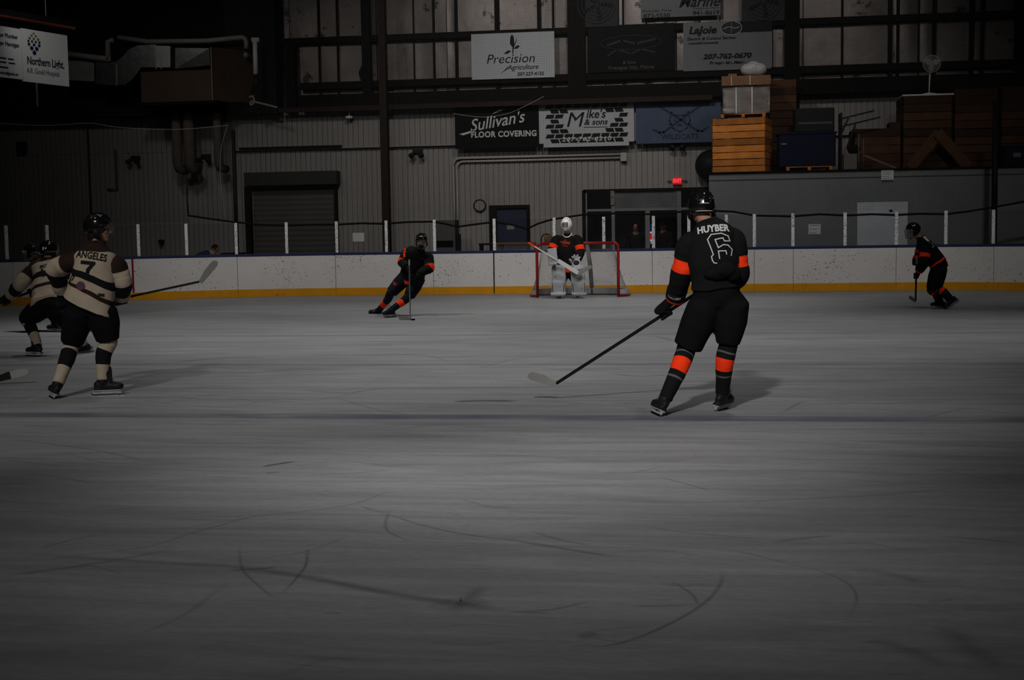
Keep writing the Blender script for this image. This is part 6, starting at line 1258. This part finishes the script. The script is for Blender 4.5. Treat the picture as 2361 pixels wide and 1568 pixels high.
# goalie stick: narrow shaft, wide paddle, wide blade
bt_, pd0, he, toe = q(1219, 560, -.42), q(1288, 602, -.44), q(1333, 630, -.46), q(1364, 614, -.46)
t = thing('goalie_stick', 'white goalie stick with orange butt end held across the goaltender\'s pads', 'goalie stick', he)
d = (he-bt_).normalized(); b = (toe-he).normalized(); n = d.cross(b).normalized()
mb = MB(); mb.bar(bt_, pd0, .03, .022, tuple(n)); mb.build('shaft', M['whitestick'], t, bevel=.004)
mb = MB(); mb.bar(bt_-d*.01, bt_+d*.16, .038, .03, tuple(n)); tag(mb.build('butt_tape', M['orange'], t, bevel=.006), 'orange taped butt end')
mb = MB(); mb.bar(pd0-d*.02, he, .022, .095, tuple(d.cross(n))); mb.build('paddle', M['whitestick'], t, bevel=.008)
rings = []; e = b.cross(n)
for i in range(9): s = i/8; cN = he-b*.03+b*((toe-he).length+.03)*s+n*.03*s*s; hh = .095*(1 if s < .85 else .8); rings.append([cN-e*hh/2-n*.009, cN-e*hh/2+n*.009, cN+e*hh/2+n*.009, cN+e*hh/2-n*.009])
mb = MB(); mb.loft(rings); mb.build('blade', M['tape'], t, bevel=.006)
# ---------------------------------------------------------------- right skater in profile
Y0 = G(2168, 712).y; q = lambda x, y, d=0.: P(x, y, Y0+d)
J = dict(head=q(2106, 533, .0), neck=q(2124, 550, .0), pelvis=q(2166, 612, .0), shL=q(2136, 568, -.19), shR=q(2126, 563, .2), elL=q(2130, 606, -.24), wrL=q(2119, 624, -.14), handL=q(2113, 636, -.08), elR=q(2120, 590, .25), wrR=q(2113, 598, .08), handR=q(2111, 605, -.02),
         hipL=q(2166, 620, -.10), hipR=q(2164, 620, .12), knL=q(2158, 664, -.12), knR=q(2148, 668, .14), ctR=G(2168, 712), ctL=q(2201, 703, -.12))
upL = V((-.62, 0, .78)).normalized()
ft = {'R': (lean_up(J['knR'], J['ctR'], .9), V((-1, -.05, 0)).normalized()), 'L': (upL, V((-.78, 0, -.62)).normalized())}
H_ = skater('player in black skating left along the boards at the right, in profile', J, dict(BK, jersey=bands('jersey_waist_band', [(0, BLK), (.10, ORG), (.19, BLK)])), (-1, -.06, -.12), ft, None, (.105, .105), dict(seed=7.7, hem=.03, vox=.01))
helmet(H_['body'], *H_['hd'], cage=True)
conform(H_['jersey'], 'name_lettering', M['letter'], H_['body'], (2136, 551), [fit(text_geo('LAJOIE', .1, .004), .11, .06, -.9)] if False else [stroke_geo([(-.03, .045+.0), (.02, -.04)], .05)], lift=.008)
conform(H_['jersey'], 'back_number', M['letter'], H_['body'], (2148, 563), [stroke_geo([(-.05, .04), (-.02, -.01), (.01, .02), (.04, -.04), (.0, -.06)], .012)], lift=.008)
gd = (q(2112, 596, -.05)-q(2110, 698, -.08)).normalized(); glove(H_['body'], J['wrL'], J['handL'], gd, J['elL'], None, 1); glove(H_['body'], J['wrR'], J['handR'], gd, J['elR'], None, -1)
hl = q(2110.5, 697, -.08); stick('hockey_stick', 'black stick carried upright by the player skating at the right', q(2113.5, 592, -.05), hl, hl+V((-.10, .24, .06)), (0, 0, 1), M['shaft'], mat('dim_blade', (.10, .10, .10), .7, 0, .2, 30), curve=.02)
# ---------------------------------------------------------------- spectators
def bystander(label, hx, hy, y, face, coat, capm, lobby=-0., bend=None, sc=1.):
    hd = P(hx, hy, y); f = V(face).normalized(); rt, f, u = frame(f); base = V((hd.x, hd.y, lobby))
    nk = hd-u*.16-f*.02; shm = nk-ZUP*.06; hp = V((hd.x, hd.y, lobby+.92)) if bend is None else bend
    mb = MB(); head_geo(mb, hd, rt, f, u); mb.capsule(nk, hd-u*.05, .06, .055); mb.capsule(hp, nk, .11, .1)
    hands = []
    for s in (-1, 1):
        sh = shm+rt*s*.19; el = sh-ZUP*.28+rt*s*.05; w = el-ZUP*.2+f*.12-rt*s*.06
        mb.capsule(sh, el, .05, .042); mb.capsule(el, w, .04, .032); mb.capsule(w, w-ZUP*.05+f*.03, .034, .03)
        for i in range(4): b0 = w-ZUP*.07+f*.03+rt*s*(.02*(i-1.5)); mb.capsule(b0, b0-ZUP*(.05+.006*(i % 3))+f*.02, .010, .008, 6)
        mb.capsule(w-ZUP*.03-rt*s*.03, w-ZUP*.08-rt*s*.045+f*.03, .011, .009, 6)
        k = V((hp.x, hp.y, lobby))+rt*s*.10; kn = hp.lerp(k, .5)+rt*s*.06+f*.03; mb.capsule(hp+rt*s*.09, kn, .08, .055); mb.capsule(kn, k+ZUP*.07, .052, .04); mb.capsule(k+ZUP*.045, k+ZUP*.045+f*.16, .042, .036)
        hands.append((sh, el, w, kn, k))
    body = mb.build('person', M['skin'], None, True, remesh=.0095, smoothit=2, loc=base); tag(body, label, 'person', 'spectators behind the boards')
    mb = MB(); rows = ((hp-ZUP*.1, .19, .14), (hp.lerp(shm, .35), .18, .135), (hp.lerp(shm, .75), .205, .145), (shm+ZUP*.0, .20, .12), (nk-ZUP*.01, .10, .09), (nk+ZUP*.03, .075, .078))
    mb.loft([supell(c_, rt, f, a, b_, 24) for c_, a, b_ in rows]); crumple(mb, .012, 7); mb.build('jacket', coat, body, True, sub=1)
    for sh, el, w, kn, k in hands:
        limb('sleeve', [sh.lerp(shm, .4), sh, sh.lerp(el, .6), el, w], [.07, .085, .075, .068, .058], coat, body)
        limb('trouser_leg', [hp.lerp(kn, .05)+ZUP*.02, hp.lerp(kn, .5), kn, k+ZUP*.1], [.11, .10, .08, .075], M['black'], body); mb = MB(); mb.capsule(k+ZUP*.05-f*.03, k+ZUP*.045+f*.18, .055, .048); mb.build('shoe', M['boot'], body, True)
    mb = MB()
    if capm == 'cap':
        mb.loft([[hd+u*(.03+.115*math.cos(th))+(rt*.092*math.sin(a)+f*.112*math.cos(a))*math.sin(th) for a in [2*math.pi*k/24 for k in range(24)]] for th in (.1, .5, .9, 1.2, 1.45)]); cp = mb.build('cap', M['jacket'], body, True); mb = MB(); mb.loft([[hd+u*(.045-.012*j)+rt*.075*x+f*(.10+.075*j*math.sqrt(max(0, 1-x*x*.8))) for x in [-1+.2*k for k in range(11)]] for j in (0, .5, 1)], closed=False); mb.build('peak', M['jacket'], cp, True, solid=.006)
    else:
        mb.ell(hd+u*.045-f*.022, (.084, .098, .094), (rt, f, u)); mb.build('hair', M['hair'], body, True)
    return body
bystander('bearded spectator in dark jacket behind the middle glass door pane', 1466, 526, YW+.75, (-.1, -1, -.05), M['jacket'], 'hair', -.03)
bystander('spectator in dark jacket and cap behind the glass door right of the red light', 1529, 522, YW+.75, (-.55, -1, -.05), M['jacket'], 'cap', -.03)
hp = P(458, 592, 3.5); hp = V((hp.x-.05, 3.55, .88))
# person bending over behind the boards
hd = P(495, 575, 3.5); f = V((.75, -.1, -.65)).normalized(); rt, f, u = frame(f, V((.65, 0, .75)))
mb = MB(); head_geo(mb, hd, rt, f, u); nk = hd-u*.13; bk_ = P(470, 586, 3.52); hip = P(450, 597, 3.55); hip.z -= .05
mb.capsule(nk, hd-u*.04, .06, .055); mb.capsule(hip, nk, .12, .1)
rt2 = V((0, -1, 0)); hands = []
for s in (-1, 1):
    sh = nk.lerp(hip, .15)+V((0, s*.18, -.03)); el = sh+V((.08, s*.04, -.26)); w = el+V((.12, -s*.03, -.18)); mb.capsule(sh, el, .05, .042); mb.capsule(el, w, .04, .032); mb.capsule(w, w+V((.03, 0, -.06)), .034, .03)
    for i in range(4): b0 = w+V((.03, (i-1.5)*.02, -.08)); mb.capsule(b0, b0+V((.02, 0, -.055)), .010, .008, 6)
    mb.capsule(w+V((0, -s*.03, -.04)), w+V((.03, -s*.05, -.08)), .011, .009, 6)
    ft_ = V((hip.x+.05, hip.y+s*.12, 0)); kn = hip.lerp(ft_, .5)+V((.08, s*.02, 0)); mb.capsule(hip+V((0, s*.09, 0)), kn, .08, .055); mb.capsule(kn, ft_+ZUP*.07, .052, .04); mb.capsule(ft_+ZUP*.045, ft_+V((.16, 0, .045)), .042, .036); hands.append((sh, el, w, kn, ft_))
pb = mb.build('person', M['skin'], None, True, remesh=.0095, smoothit=2, loc=V((hip.x, hip.y, 0))); tag(pb, 'person in blue jacket bending over behind the boards left of the roll-up door', 'person', 'spectators behind the boards')
mb = MB(); ax_ = (nk-hip).normalized(); up_ = V((0, -1, 0)).cross(ax_); 
mb.loft([supell(hip.lerp(nk, k)+up_*o_, V((0, 1, 0)), up_, a, b_, 24) for k, a, b_, o_ in ((-.15, .15, .12, -.02), (.1, .19, .14, 0), (.45, .2, .15, .01), (.78, .19, .13, 0), (.95, .1, .1, 0), (1.03, .075, .075, 0))]); crumple(mb, .012, 7); mb.build('jacket', M['jacketblue'], pb, True, sub=1)
mb = MB(); X, Y, Zz = frame(f, u); mb.tube([nk+u*.02+(X*math.cos(t)*.08+Y*math.sin(t)*.08) for t in [2*math.pi*k/18 for k in range(19)]], .03, 8, False); tag(mb.build('collar', mat('pale_collar', (.20, .2, .2), .8), pb, True), 'pale collar')
mb = MB(); mb.ell(hd+u*.04-f*.02, (.086, .10, .096), (rt, f, u)); mb.build('hair', M['hair'], pb, True)
for sh, el, w, kn, k in hands:
    limb('sleeve', [sh.lerp(nk, .3), sh, el, w], [.07, .085, .07, .058], M['jacketblue'], pb); limb('trouser_leg', [hip.lerp(kn, .05), hip.lerp(kn, .5), kn, k+ZUP*.1], [.11, .10, .08, .075], M['black'], pb); mb = MB(); mb.capsule(k+V((-.03, 0, .05)), k+V((.18, 0, .045)), .055, .048); mb.build('shoe', M['boot'], pb, True)
